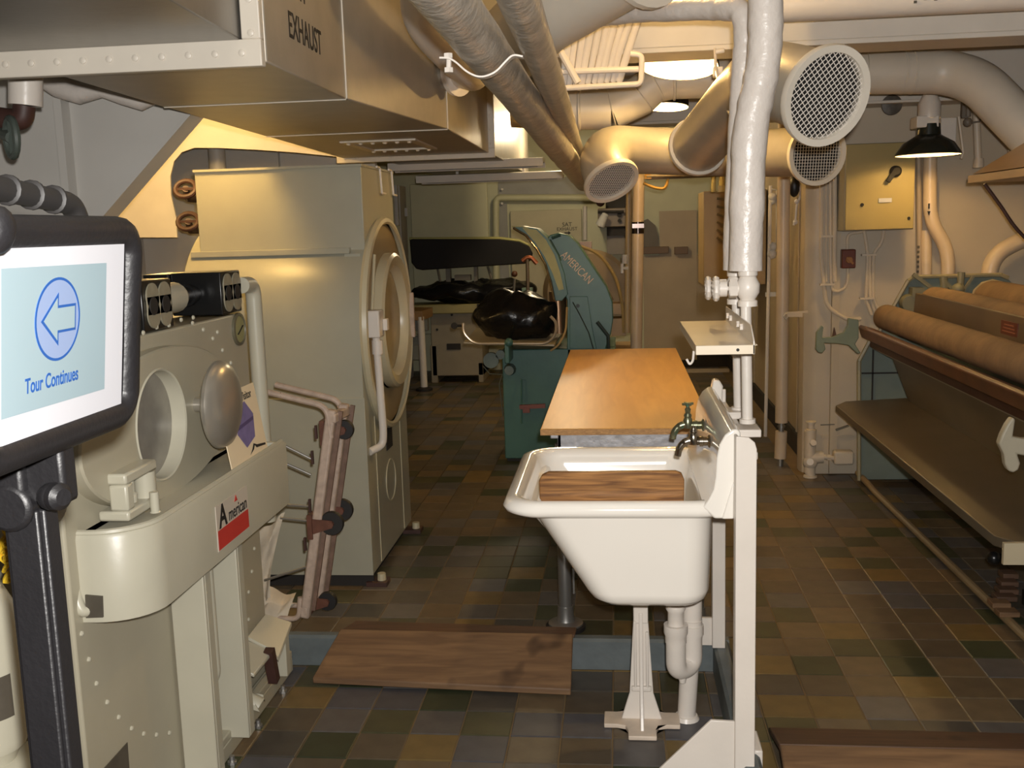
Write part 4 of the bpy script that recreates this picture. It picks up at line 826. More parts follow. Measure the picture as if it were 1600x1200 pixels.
MB().prism([(0.21, 3.30, 0.109), (0.30, 3.30, 0.109), (0.30, 3.30, 0.205), (0.235, 3.30, 0.205), (0.23, 3.30, 0.15)], (0, 0.012, 0)).build('rear_gusset', whitep, t)
MB().box((0.312, 2.532, 0.925), (0.342, 3.274, 0.945)).box((0.315, 2.71, 0.945), (0.375, 2.80, 0.966)).box((0.315, 2.97, 0.945), (0.375, 3.06, 0.966)).build('top_bar', whitep, t, bevel=0.003)

# lagged risers, valves, shelf
def riser(lb, pts, r, pipe, n=20):
    q = thing('water_riser', lb, 'pipe', pipe[-1], 'white lagged risers at the sink')
    pts = fillet(pts, 0.12, 8)
    dense = []
    for a, b in zip(pts[:-1], pts[1:]):
        k = max(1, int((b - a).length / 0.03)); dense += [a.lerp(b, i / k) for i in range(k)]
    dense.append(pts[-1])
    MB().tube(dense, [r * random.uniform(0.96, 1.05) for _ in dense], n).build('lagging', whitel, q, ang=60)
    MB().tube(pipe, 0.0145, 14).lathe([(0.022, 0), (0.022, 0.012)], pipe[-1], (0, 0, 1), n=14).build('bare_pipe', whitep, q)
    return q
r2 = riser('thicker white lagged riser pipe, in front, running down to the sink stand', [(0.384, 2.760, 2.163), (0.385, 2.760, 1.921), (0.345, 2.760, 1.754), (0.337, 2.760, 1.386)], 0.044, [(0.337, 2.760, 1.383), (0.343, 2.750, 0.977)])
r1 = riser('thinner white lagged riser, behind, turning along the overhead to the left', [(-0.560, 4.200, 2.291), (0.081, 3.350, 2.174), (0.280, 3.150, 2.132), (0.359, 3.020, 2.100), (0.366, 3.020, 2.022), (0.346, 3.020, 1.725), (0.336, 3.020, 1.376)], 0.032, [(0.342, 3.020, 1.371), (0.351, 3.020, 0.961)])
def gate(lb, c, L, hw):
    v = thing('stop_valve', lb, 'valve', c, 'pair of white stop valves'); c = Vector(c)
    MB().lathe([(0.026, -0.048), (0.026, -0.034), (0.02, -0.03), (0.031, -0.012), (0.032, 0.01), (0.022, 0.03), (0.026, 0.034), (0.026, 0.05)], c, n=18).tube([c, c + V3(-0.05, 0, 0)], 0.019, 14).lathe([(0.026, 0.0), (0.026, 0.02)], c + V3(-0.028, 0, 0), (-1, 0, 0), n=6).lathe([(0.022, 0.0), (0.022, 0.02), (0.013, 0.024), (0.013, 0.034)], c + V3(-0.055, 0, 0), (-1, 0, 0), n=12).build('valve_body', whitep, v)
    MB().tube([c + V3(-0.05, 0, 0), c + V3(-L - 0.004, 0, 0)], 0.006, 8).build('spindle', whitep, v)
    ce = c + V3(-L, 0, 0); w_ = MB().tube([ce + V3(0.003 * math.cos(4 * a), math.cos(a), math.sin(a)).lerp(ce, 0) if False else ce + V3(0, hw * math.cos(a), hw * math.sin(a)) for a in [i * math.pi / 12 for i in range(24)]], [0.0075 + 0.0018 * (i % 2) for i in range(24)], 8, closed=True)
    w_.bar(ce - V3(0, hw, 0), ce + V3(0, hw, 0), 0.009, 0.007).bar(ce - V3(0, 0, hw), ce + V3(0, 0, hw), 0.009, 0.007)
    w_.build('handwheel', whitep, v)
gate('nearer white stop valve with its handwheel on the left, under the thick riser', (0.343, 2.760, 1.340), 0.083, 0.0255)
gate('farther white stop valve, just behind the nearer one under the thin riser', (0.342, 3.020, 1.326), 0.080, 0.0265)
s = thing('soap_shelf', 'small white metal shelf fixed to the risers above the sink', 'shelf', (0.26, 2.8, 1.2))
za, zb_ = 1.196, 1.219
MB().box((0.187, 2.50, zb_ - 0.002), (0.335, 3.14, zb_)).box((0.187, 2.50, za), (0.329, 2.502, zb_)).box((0.187, 2.50, za), (0.189, 3.14, zb_)).box((0.187, 3.138, za), (0.329, 3.14, zb_)).build('tray', M('shelf_paint', (224, 210, 186), 0.3, vary=0.05), s, bevel=0.001)
MB().prism([(0.325, 2.50, za), (0.325, 3.14, za), (0.325, 3.14, 1.262), (0.325, 2.56, 1.262), (0.325, 2.50, 1.228)], (0.003, 0, 0)).build('back_strip', whitep, s)
mb = MB()
for y in (2.72, 2.80, 2.98, 3.06): mb.lathe([(0.009, 0), (0.009, 0.007)], (0.325, y, 1.24), (-1, 0, 0), n=6)
mb.build('bolts', whitep, s)
MB().lathe([(0.004, 0), (0.004, 0.001)], (0.288, 2.4998, 1.207), (0, -1, 0), n=10).build('bolt_hole', darkm, s)
MB().tube(fillet([(0.186, 2.55, 1.20), (0.184, 2.55, 1.175), (0.176, 2.55, 1.165), (0.168, 2.55, 1.18)], 0.01), 0.003, 8).build('wire_hook', whitep, s)

# ================================================================ FOLDING TABLE
t = thing('folding_table', 'long plywood topped folding table with pipe legs behind the sink', 'table', (0.02, 4.75, 0))
MB().box((-0.283, 3.58, 0.778), (0.33, 5.95, 0.800)).build('top', ply, t, bevel=0.002)
MB().box((-0.284, 3.576, 0.777), (0.331, 3.582, 0.7985)).build('top_edge', plyedge, t)
MB().box((-0.225, 3.60, 0.705), (0.30, 3.615, 0.777)).box((-0.225, 5.9, 0.705), (0.30, 5.915, 0.777)).box((-0.225, 3.60, 0.705), (-0.21, 5.915, 0.777)).box((0.285, 3.6, 0.705), (0.30, 5.915, 0.777)).box((-0.25, 3.595, 0.76), (-0.22, 3.64, 0.777)).build('apron_frame', galv, t, bevel=0.003)
for x in (-0.215, 0.28):
    for y in (3.70, 5.80):
        lg = MB().tube([(x, y, 0.03), (x, y, 0.72)], 0.026, 16).lathe([(0.038, 0.03), (0.032, 0.05), (0.03, 0.09)], (x, y, 0), n=18).build('leg', steel, t)
        MB().lathe([(0.066, 0.012), (0.066, 0.024), (0.05, 0.032), (0.03, 0.034)], (x, y, 0), n=26).build('flange', steel, lg)
        MB().lathe([(0.075, 0.0), (0.076, 0.014), (0.06, 0.02)], (x, y, 0), n=26).build('rubber_foot', rubber, lg)
MB().box((-0.185, 3.69, 0.14), (-0.178, 3.705, 0.24)).tube([(-0.178, 3.70, 0.22), (-0.12, 3.70, 0.235)], 0.003, 6).build('leg_clip', steel, t)

# ================================================================ TEAL PRESS
t = thing('garment_press', 'teal garment press with a curved arm and an open pressing head', 'press', (-0.5, 6.7, 0))
MB().box((-0.752, 6.5, 0.02), (-0.02, 7.15, 0.74)).build('base_cabinet', teal, t, bevel=0.006)
MB().box((-0.74, 6.52, 0), (-0.04, 7.12, 0.02)).build('plinth', darkm, t)
arm_px = [(853, 374), (860, 367), (872, 364), (890, 368), (903, 380), (926, 415), (948, 448), (957, 472), (958, 498), (955, 520), (946, 546), (930, 560), (886, 560), (886, 470), (868, 420)]
arm = [(-0.449, 6.500, 1.440), (-0.420, 6.500, 1.467), (-0.371, 6.500, 1.478), (-0.298, 6.500, 1.460), (-0.247, 6.500, 1.410), (-0.157, 6.500, 1.267), (-0.070, 6.500, 1.132), (-0.035, 6.500, 1.034), (-0.032, 6.500, 0.928), (-0.046, 6.500, 0.838), (-0.084, 6.500, 0.732), (-0.152, 6.500, 0.613), (-0.333, 6.500, 0.615), (-0.323, 6.500, 1.048), (-0.392, 6.500, 1.253)]
head = [(-0.658, 6.460, 1.523), (-0.571, 6.460, 1.472), (-0.500, 6.460, 1.386), (-0.450, 6.460, 1.288), (-0.416, 6.460, 1.175), (-0.395, 6.460, 1.053), (-0.354, 6.460, 1.052), (-0.316, 6.460, 1.092), (-0.334, 6.460, 1.221), (-0.372, 6.460, 1.343), (-0.430, 6.460, 1.444), (-0.501, 6.460, 1.510), (-0.585, 6.460, 1.524)]
am = MB().prism(arm, (0, 0.22, 0)).build('arm', teal, t, bevel=0.006)
MB().prism([(-0.306, 6.490, 1.077), (-0.192, 6.490, 1.074), (-0.167, 6.490, 0.882), (-0.141, 6.490, 0.738), (-0.313, 6.490, 0.741)], (0, 0.012, 0)).build('arm_cover', teal, am, bevel=0.003)
MB().tube([(-0.427, 6.480, 1.436), (-0.373, 6.480, 1.334), (-0.362, 6.480, 1.302)], 0.012, 8).tube([(-0.411, 6.480, 1.447), (-0.354, 6.480, 1.466)], 0.010, 8).build('grab_lever', M('dark_teal_lever', (40, 72, 70), 0.4), am)
ad = (Vector((-0.182, 6.490, 1.180)) - Vector((-0.329, 6.490, 1.333))).normalized(); up_ = V3(-ad.z, 0, ad.x)
if up_.z < 0: up_ = -up_
text('arm_lettering', 'AMERICAN', tuple((Vector((-0.329, 6.492, 1.332)) + Vector((-0.186, 6.492, 1.180))) / 2), ad, up_, 0.072, pinkink, am, 0.0, 0.72)
hd = MB().prism(head, (0, 0.30, 0)).build('pressing_head', teal, t, bevel=0.003)
top_ = [(-0.662, 6.500, 1.527), (-0.589, 6.500, 1.524), (-0.525, 6.500, 1.495), (-0.457, 6.500, 1.420), (-0.399, 6.500, 1.322), (-0.361, 6.500, 1.212), (-0.369, 6.500, 1.208), (-0.407, 6.500, 1.314), (-0.466, 6.500, 1.412), (-0.529, 6.500, 1.487), (-0.593, 6.500, 1.517), (-0.659, 6.500, 1.519)]
MB().prism([Vector(q) + V3(0.002, -0.045, 0.004) for q in top_], (0, 0.34, 0)).build('head_cover', tealy, hd)
MB().prism([(-0.593, 6.452, 1.517), (-0.504, 6.452, 1.502), (-0.446, 6.452, 1.437), (-0.395, 6.452, 1.343), (-0.362, 6.452, 1.234), (-0.340, 6.452, 1.125), (-0.372, 6.452, 1.118), (-0.410, 6.452, 1.231), (-0.456, 6.452, 1.333), (-0.511, 6.452, 1.419), (-0.562, 6.452, 1.480)], (0, 0.007, 0)).build('head_side', tealy, hd)
MB().tube([(-0.650, 6.452, 1.518), (-0.570, 6.452, 1.468), (-0.504, 6.452, 1.382), (-0.453, 6.452, 1.285), (-0.420, 6.452, 1.171), (-0.402, 6.452, 1.062)], 0.008, 8).build('head_trim', chrome, hd)
MB().tube([(-0.389, 6.600, 1.105), (-0.383, 6.600, 0.834)], 0.055, 18).build('piston', M('bronze_piston', (150, 122, 96), 0.25, metal=0.8, vary=0.1), t)
# table tray and rail
MB().prism([(-0.975, 6.350, 0.802), (-0.402, 6.350, 0.775), (-0.374, 6.900, 0.802), (-0.967, 6.900, 0.836)], (0, 0, 0.012)).build('tray', M('pale_tray_paint', (170, 158, 132), 0.4, vary=0.1), t)
rl = [(-0.963, 6.280, 0.939), (-0.965, 6.280, 0.878), (-0.903, 6.280, 0.809), (-0.441, 6.280, 0.800), (-0.384, 6.280, 0.859), (-0.383, 6.280, 0.935), (-0.417, 6.280, 0.971)]
MB().tube(fillet(rl, 0.07, 6), 0.009, 10).build('hand_rail', M('polished_rail', (190, 172, 146), 0.25, metal=0.4), t)
MB().tube(fillet([(-0.322, 6.450, 1.011), (-0.333, 6.450, 0.849), (-0.384, 6.450, 0.767), (-0.434, 6.450, 0.735)], 0.06, 5), 0.007, 8).build('side_rail', M('tan_rail', (180, 150, 100), 0.35), t)
MB().ball((-0.680, 6.270, 0.814), 0.028, 12).box((-0.707, 6.260, 0.807), (-0.679, 6.500, 0.684)).build('rail_clamp', teal, t, bevel=0.004)
MB().lathe([(0.022, 0), (0.022, 0.01)], (-1.056, 6.500, 0.903), (0, -1, 0), n=14).tube([(-1.048, 6.500, 0.903), (-0.998, 6.500, 0.902)], 0.008, 8).build('side_knob', darkm, t)
cl = MB()
for (x, y, r) in ((765, 560, 0.05), (785, 565, 0.04), (800, 575, 0.045), (775, 580, 0.035), (797, 555, 0.03)): cl.ball((-0.606, 1.000, 1.754) if False else (0, 0, 0), 0.001, 6)
cl = MB().lathe([(0.05, 0), (0.05, 0.04)], (-0.817, 6.470, 0.681), (0, -1, 0), n=20).lathe([(0.04, 0), (0.03, 0.06)], (-0.702, 6.500, 0.613), (0, -1, 0), n=16).lathe([(0.03, 0), (0.03, 0.05)], (-0.755, 6.480, 0.717), (0, -1, 0), n=14)
cl.tube([(-0.869, 6.440, 0.645), (-0.829, 6.440, 0.594), (-0.746, 6.440, 0.589), (-0.769, 6.440, 0.526), (-0.754, 6.470, 0.311)], 0.004, 6)
cl.build('valve_cluster', M('grey_valves', (96, 106, 100), 0.4, metal=0.4, vary=0.3), t)
pdm = MB().bar((-0.643, 6.460, 0.371), (-0.476, 6.460, 0.377), 0.03, 0.025).bar((-0.621, 6.450, 0.351), (-0.576, 6.450, 0.351), 0.03, 0.03).build('foot_pedal', M('dull_red_pedal', (122, 72, 64), 0.5), t)
MB().tube([(-0.627, 6.480, 0.548), (-0.635, 6.480, 0.257)], 0.006, 6).box((-0.641, 6.490, 0.542), (-0.603, 6.500, 0.409)).build('pedal_rod', teal, pdm)
MB().tube([(-0.286, 6.470, 1.041), (-0.246, 6.470, 0.967), (-0.188, 6.470, 0.844), (-0.150, 6.470, 0.699)], 0.004, 6).lathe([(0.012, 0), (0.012, 0.006)], (-0.254, 6.480, 1.016), (0, -1, 0), n=10).tube([(-0.134, 6.480, 0.911), (-0.066, 6.480, 0.820), (-0.064, 6.480, 0.738)], 0.012, 8).build('arm_hose', M('dark_hose', (34, 50, 48), 0.5), t)
# black sheeting over the buck
def crumple(mb, amp, fq, seed):
    from mathutils import noise
    for i, v in enumerate(mb.v):
        n_ = noise.noise_vector(v * fq + V3(seed, 0, 0)); mb.v[i] = v + V3(n_.x, n_.y, n_.z) * amp + V3(0, 0, noise.noise(v * fq * 2.6 + V3(seed, 3, 0)) * amp * 0.6)
    return mb
c = Vector((-0.658, 6.620, 0.942))
mb = crumple(MB().ball(c, 0.29, 44, (0.98, 0.75, 0.60)), 0.055, 5.5, 2.0)
zmin = Vector((-0.698, 6.620, 0.753)).z + 0.03
for i, v in enumerate(mb.v):
    if v.z < zmin: mb.v[i] = V3(v.x, v.y, zmin + 0.1 * (v.z - zmin))
solo('plastic_cover', 'bulging black plastic sheet over the buck of the teal press', 'cover', mb, plastic, ang=70)

# ---- second press behind the teal one
t = thing('shirt_press', 'grey beige press with a round back casing behind the teal press', 'press', (0.0, 7.6, 0))
MB().lathe([(0.0, 0), (0.30, 0.0), (0.325, 0.03), (0.325, 0.22), (0.29, 0.26), (0.0, 0.27)], (-0.263, 7.900, 1.019), (0.25, -1, 0), n=48).build('round_casing', M('grey_beige_paint', (158, 142, 116), 0.4, vary=0.12, scale=8), t)
MB().prism([(-0.366, 7.450, 1.397), (-0.274, 7.450, 1.372), (-0.185, 7.450, 1.185), (-0.163, 7.450, 1.092), (-0.233, 7.450, 1.117)], (0, 0.1, 0)).build('red_brown_panel', M('orange_brown_panel', (132, 76, 40), 0.45, vary=0.15), t)
MB().tube(fillet([(-0.259, 7.400, 1.372), (-0.135, 7.400, 1.323), (-0.014, 7.400, 1.160), (0.034, 7.400, 0.952), (0.040, 7.400, 0.742)], 0.2, 5), 0.012, 8).build('casing_edge', M('tan_edge', (164, 140, 92), 0.35), t)
MB().box((-0.275, 7.500, 1.403), (-0.186, 7.600, 1.343)).tube([(-0.160, 7.300, 1.078), (-0.070, 7.300, 1.030), (-0.048, 7.300, 0.984)], 0.02, 8).build('fittings', M('copper_grey', (128, 104, 84), 0.4, metal=0.3), t)
MB().box((-0.072, 7.400, 0.954), (0.043, 7.600, 0.879)).box((-0.051, 7.400, 0.847), (0.055, 7.600, 0.721)).box((-0.3, 7.6, 0), (0.12, 8.1, 0.6)).build('lower_frame', M('tan_frame', (150, 122, 80), 0.45, vary=0.2), t)

# ---- long flat press at the back
t = thing('flatwork_press', 'long flat press with a black padded head raised at the back', 'press', (-1.6, 10.2, 0))
hp = [(-2.019, 9.900, 1.433), (-1.987, 9.900, 1.444), (-1.137, 9.900, 1.414), (-0.939, 9.900, 1.384), (-0.853, 9.900, 1.344), (-0.817, 9.900, 1.270), (-0.831, 9.900, 1.209), (-0.882, 9.900, 1.173), (-1.082, 9.900, 1.166), (-1.905, 9.900, 1.137), (-1.968, 9.900, 1.151), (-2.010, 9.900, 1.215)]
MB().prism(hp, (0, 0.06, 0)).build('press_head', padding, t, bevel=0.01)
MB().tube([(-2.023, 9.920, 1.445), (-1.139, 9.920, 1.426), (-0.940, 9.920, 1.396), (-0.842, 9.920, 1.344)], 0.014, 10).build('head_edge', M('pale_green_edge', (176, 172, 110), 0.4), t)
lfm = M('grey_lift_frame', (110, 104, 92), 0.45)
for (a, b) in (((-1.770, 10.000, 1.142), (-1.749, 10.000, 1.015)), ((-1.271, 10.000, 1.154), (-1.237, 10.000, 1.028))): MB().tube([a, b], 0.012, 8).build('gas_strut', lfm, t)
MB().box((-1.695, 10.020, 1.164), (-1.650, 10.100, 0.994)).box((-1.414, 10.020, 1.157), (-1.379, 10.100, 1.001)).box((-1.609, 10.020, 1.074), (-1.449, 10.100, 1.021)).build('lift_frame', lfm, t)
MB().box((-2.074, 9.900, 0.795), tuple(Vector((-0.958, 9.900, 0.702)) + V3(0, 0.5, 0))).build('table_edge', M('olive_table_paint', (150, 140, 92), 0.4, vary=0.06), t, bevel=0.01)
bc = MB().box(tuple(Vector((-1.865, 10.000, 0.713))), tuple(V3(Vector((-1.350, 10.000, 0.702)).x, 10.5, 0.07))).box(tuple(Vector((-1.879, 10.000, 0.379)) * 1), tuple(V3(Vector((-1.813, 10.000, 0.711)).x, 10.5, 0.0))).box(tuple(V3(Vector((-1.401, 10.000, 0.703)).x, 10.0, 0.0)), tuple(V3(Vector((-1.350, 10.000, 0.702)).x, 10.5, 0.2)))
bc.build('base_cabinet', M('grey_brown_cabinet', (140, 130, 110), 0.5, vary=0.08), t, bevel=0.006)
MB().box((-1.708, 9.990, 0.396), (-1.569, 9.995, 0.335)).lathe([(0.012, 0), (0.012, 0.005)], (-1.800, 9.995, 0.539), (0, -1, 0), n=10).lathe([(0.012, 0), (0.012, 0.005)], (-1.646, 9.995, 0.683), (0, -1, 0), n=10).box((-1.375, 9.880, 0.794), (-1.283, 9.890, 0.753)).build('plates', darkm, t)
MB().tube([(-0.997, 9.700, 0.830), (-0.978, 9.700, 1.043)], 0.012, 8).build('lever', steel, t)
MB().ball((-0.977, 9.700, 1.086), 0.03, 12).build('lever_knob', redbrown, t)
x0_ = Vector((-2.055, 9.900, 0.934)).x; x1_ = Vector((-0.789, 9.900, 0.904)).x; zc = Vector((-1.406, 9.900, 0.906)).z
mb = crumple(MB().ball(((x0_ + x1_) / 2, 10.05, zc), (x1_ - x0_) / 2, 48, (1.0, 0.34, 0.19)), 0.05, 5.0, 8.0)
zt = Vector((-1.410, 9.900, 0.787)).z
for i, v in enumerate(mb.v):
    if v.z < zt + 0.01: mb.v[i] = V3(v.x, v.y, zt + 0.012)
solo('plastic_cover', 'long black plastic sheet lying over the flat press table', 'cover', mb, plastic, ang=70)
t = solo('green_tool', 'small green object on the end of the black sheet', 'object', MB().box((-0.923, 9.800, 0.944), tuple(Vector((-0.820, 9.800, 0.856)) + V3(0, 0.1, -0.01))).box((-0.917, 9.790, 0.914), (-0.826, 9.800, 0.880)), M('pale_green_tool', (104, 126, 112), 0.5, vary=0.2), bevel=0.005)
t = thing('copper_stand', 'reddish copper bracket on a post beside the raised press head', 'bracket', (-0.824, 9.400, 1.025))
MB().tube([((-0.833, 9.400, 0.937)[0], 9.4, 0.0), (-0.825, 9.400, 1.231)], 0.016, 10).build('post', brownm, t)
MB().tube(fillet([(-0.872, 9.400, 1.214), (-0.830, 9.400, 1.248), (-0.789, 9.400, 1.247), (-0.737, 9.400, 1.188)], 0.03), 0.02, 10).build('hook', M('copper_hook', (150, 84, 48), 0.35, metal=0.5), t)

# ---- work table with a white pipe leg left of the aisle
t = thing('work_table', 'brown topped work table on a white pipe leg, half behind the dryer', 'table', (-2.1, 9.5, 0))
MB().prism([(-2.215, 9.500, 0.774), (-1.845, 9.500, 0.766), (-1.818, 9.900, 0.771), (-2.307, 9.900, 0.781)], (0, 0, -0.09)).build('top', M('brown_work_top', (146, 110, 66), 0.4), t, bevel=0.004)
MB().tube([(-1.872, 9.530, 0.710), tuple(V3(Vector((-1.865, 9.530, 0.012)).x, 9.53, 0.03))], 0.034, 14).build('leg', whitep, t)
MB().lathe([(0.08, 0), (0.08, 0.02), (0.04, 0.035)], (Vector((-1.865, 9.530, 0.012)).x, 9.53, 0), n=20).build('leg_foot', darkm, t)
MB().box((-2.083, 9.550, 0.522), (-1.897, 9.600, 0.438)).box((-2.013, 9.700, 0.679), (-1.841, 9.800, 0.559)).box((-2.131, 9.750, 0.413), (-1.952, 9.850, 0.270)).build('under_frame', M('grey_under_frame', (122, 122, 112), 0.45, vary=0.2), t)

# ================================================================ BACK WALL
t = thing('wall_pipe', 'pale pipe running down and across the back wall above the flat press', 'pipe', (-1.261, 10.800, 1.832))
MB().tube(fillet([(-1.307, 10.800, 0.413), (-1.261, 10.800, 1.838), (-0.221, 10.800, 1.805)], 0.06), 0.036, 14).build('pipe', wallgr, t)
MB().lathe([(0.012, 0), (0.012, 0.04)], (-1.196, 10.850, 1.924), (0, -1, 0), n=8).lathe([(0.012, 0), (0.012, 0.04)], (-1.200, 10.850, 1.778), (0, -1, 0), n=8).build('clips', whitep, t)
t = thing('locker_panel', 'pale panel on the back wall stencilled with small black lettering', 'panel', (-0.774, 10.850, 1.216))
MB().box((-1.118, 10.820, 1.695), tuple(Vector((-0.368, 10.820, 0.393)) + V3(0, 0.07, 0))).build('panel', M('pale_panel_paint', (186, 178, 146), 0.5, vary=0.05), t, bevel=0.005)
text('stencil_lettering', 'SAT', (-0.521, 10.815, 1.537), (1, 0, 0), (0, 0, 1), 0.06, ink, t)
text('stencil_lettering', 'EXHAUST', (-0.522, 10.815, 1.491), (1, 0, 0), (0, 0, 1), 0.05, ink, t)
mk = MB().prism([(-0.550, 10.815, 1.458), (-0.509, 10.815, 1.457), (-0.509, 10.815, 1.470), (-0.483, 10.815, 1.450), (-0.510, 10.815, 1.430), (-0.510, 10.815, 1.444), (-0.550, 10.815, 1.445)], (0, 0.004, 0)).build('stencil_arrow', ink, t)
struct('trim_6', MB().box((-1.251, 10.880, 1.780), tuple(Vector((-1.156, 10.880, 0.402)) + V3(0, 0.02, 0))).box((-1.243, 10.880, 2.033), tuple(Vector((-0.022, 10.880, 1.847)) + V3(0, 0.02, 0))), M('grey_strip_paint', (150, 148, 140), 0.5), label='grey painted strip of the back wall')
t = solo('gauge_tube', 'thin upright white tube on the back wall beside the pale panel', 'tube', MB().tube([(-0.332, 10.880, 1.724), (-0.338, 10.880, 1.371)], 0.022, 12), whitep)
# electrical clutter above the shirt press
t = thing('control_box', 'grey control box with a clear jar and gauges on the back wall', 'control box', (-0.056, 10.300, 1.592))
MB().box((-0.188, 10.300, 1.684), tuple(Vector((0.095, 10.300, 1.500)) + V3(0, 0.6, 0))).build('box', M('grey_brown_box', (120, 106, 88), 0.45, vary=0.15), t, bevel=0.008)
MB().box((-0.102, 10.350, 1.499), tuple(Vector((0.094, 10.350, 1.411)) + V3(0, 0.55, 0))).box((-0.110, 10.400, 1.873), tuple(Vector((0.098, 10.400, 1.677)) + V3(0, 0.4, 0))).build('housing', darkm, t)
MB().box((-0.104, 10.400, 1.410), tuple(Vector((0.092, 10.400, 1.225)) + V3(0, 0.4, 0))).build('lower_box', M('grey_lower_box', (118, 110, 100), 0.5, vary=0.1), t)
MB().tube([(-0.187, 10.250, 1.652), (0.071, 10.250, 1.644)], 0.015, 8).lathe([(0.025, 0), (0.025, 0.03)], (0.027, 10.300, 1.615), (0, -1, 0), n=12).lathe([(0.02, 0), (0.02, 0.03)], (0.026, 10.300, 1.558), (0, -1, 0), n=12).build('knobs', darkm, t)
MB().ball((-0.160, 10.250, 1.745), 0.045, 14).build('dark_float', M('dark_red_ball', (60, 40, 36), 0.15), t)
MB().lathe([(0.05, 0), (0.035, 0.12), (0.02, 0.13)], (-0.163, 10.200, 1.520), (0.5, -0.3, 1), n=14).build('clear_jar', glassy, t)
# stanchion pipes in the aisle
t = thing('stanchion_pipe', 'tall cream vertical pipe with a dark metal band, behind the table', 'pipe', (0.132, 7.200, 0.648))
p0 = Vector((0.160, 7.200, 1.997)); p1 = Vector((0.122, 7.200, 0.580)); p1b = p1 + (p1 - p0) * 0.6; p1b.z = 0.0
MB().tube([p0 + V3(0, 0, 0.12), p1, p1b], 0.041, 18).build('pipe', M('cream_pipe_paint', (206, 184, 156), 0.35, vary=0.05, bump=0.1), t)
MB().lathe([(0.043, 0), (0.043, 0.08)], (0.145, 7.200, 1.454), n=20).box((0.105, 7.140, 1.521), (0.185, 7.200, 1.492)).build('band', M('dark_band', (72, 62, 58), 0.2, metal=0.8), t)
MB().tube([(0.090, 7.300, 1.875), (0.062, 7.300, 0.752)], 0.022, 12).build('thin_pipe', M('tan_pipe_paint', (168, 146, 112), 0.4), t)
MB().tube([(0.075, 7.150, 1.218), (0.031, 7.150, 1.220), (0.032, 7.150, 1.251), (0.031, 7.150, 1.184)], 0.012, 8).tube([(0.050, 7.150, 1.312), (0.049, 7.150, 1.250)], 0.02, 8).build('drain_cock', whitep, t)
# overhead service pipe with drops near the far lamp
t = thing('service_pipe', 'horizontal grey pipe with short drops under the farther air terminal', 'pipe', (0.441, 6.800, 1.822))
MB().tube([(0.195, 6.800, 1.822), (0.767, 6.800, 1.826)], 0.022, 12).tube([(0.735, 6.800, 1.828), (1.17, 6.8, (0.735, 6.800, 1.828)[2])], 0.022, 12).build('pipe', M('grey_pipe', (150, 140, 128), 0.4), t)
MB().box((0.182, 6.780, 1.854), (0.225, 6.850, 1.807)).tube(fillet([(0.174, 6.800, 1.782), (0.244, 6.800, 1.747), (0.318, 6.800, 1.736), (0.335, 6.800, 1.809)], 0.04), 0.010, 8).build('hose', ropeY if False else M('ochre_hose', (206, 158, 72), 0.5), t)
MB().tube([(0.678, 6.800, 1.805), (0.678, 6.800, 1.748)], 0.02, 10).box((0.651, 6.770, 1.748), (0.714, 6.830, 1.707)).tube([(0.625, 6.800, 1.807), (0.625, 6.800, 1.709)], 0.016, 10).build('drop_valve', goldp, t)
# cabinet on the long bulkhead
t = thing('wall_cabinet', 'tall tan cabinet on the right bulkhead behind the risers', 'cabinet', (0.763, 8.300, 0.995))
a = Vector((0.675, 8.200, 1.757)); b = Vector((1.028, 8.200, 1.020))
MB().box(tuple(a), (1.16, 8.7, b.z)).build('body', M('tan_locker', (166, 138, 92), 0.45, vary=0.06), t, bevel=0.006)
bn = MB()
for k in range(6): bn.tube([tuple(Vector((0.774, 8.150, 1.698)) + V3(0.0, 0, -0.06 * k)), tuple(Vector((0.862, 8.150, 1.686)) + V3(0, 0, -0.07 * k)), tuple(Vector((0.872, 8.150, 1.656)) + V3(0, 0, -0.08 * k))], 0.009, 6)
bn.build('hanging_ties', M('dull_tie', (122, 104, 74), 0.6), t)
t = solo('wall_outlet', 'small brown box on a ledge low on the back bulkhead', 'outlet', MB().box((0.269, 10.800, 1.282), tuple(Vector((0.533, 10.800, 1.209)) + V3(0, 0.1, 0))).box((0.592, 10.780, 1.274), tuple(Vector((0.730, 10.780, 1.198)) + V3(0, 0.12, 0))), M('brown_outlet', (110, 86, 62), 0.5), bevel=0.004)
t = solo('grey_patch_panel', 'dark grey slanted panel on the back bulkhead right of the banded pipe', 'panel', MB().prism([(0.270, 10.850, 1.221), (0.273, 10.850, 1.553), (0.320, 10.850, 1.572), (0.399, 10.850, 1.503), (0.431, 10.850, 1.370), (0.436, 10.850, 1.217)], (0, 0.05, 0)), M('dark_grey_panel', (104, 94, 78), 0.5, vary=0.1))
struct('trim_7', MB().box((0.440, 10.870, 1.647), tuple(Vector((0.826, 10.870, 0.078)) + V3(0, 0.02, 0))).box((0.270, 10.880, 1.187), tuple(Vector((1.168, 10.880, 0.085)) + V3(0, 0.02, 0))), wallt, label='tan panel of the back bulkhead')
solo('floor_strip', 'pale strip lying on the floor before the back bulkhead', 'strip', MB().box((0.55, 10.45, 0), (1.12, 10.52, 0.03)), wallp)
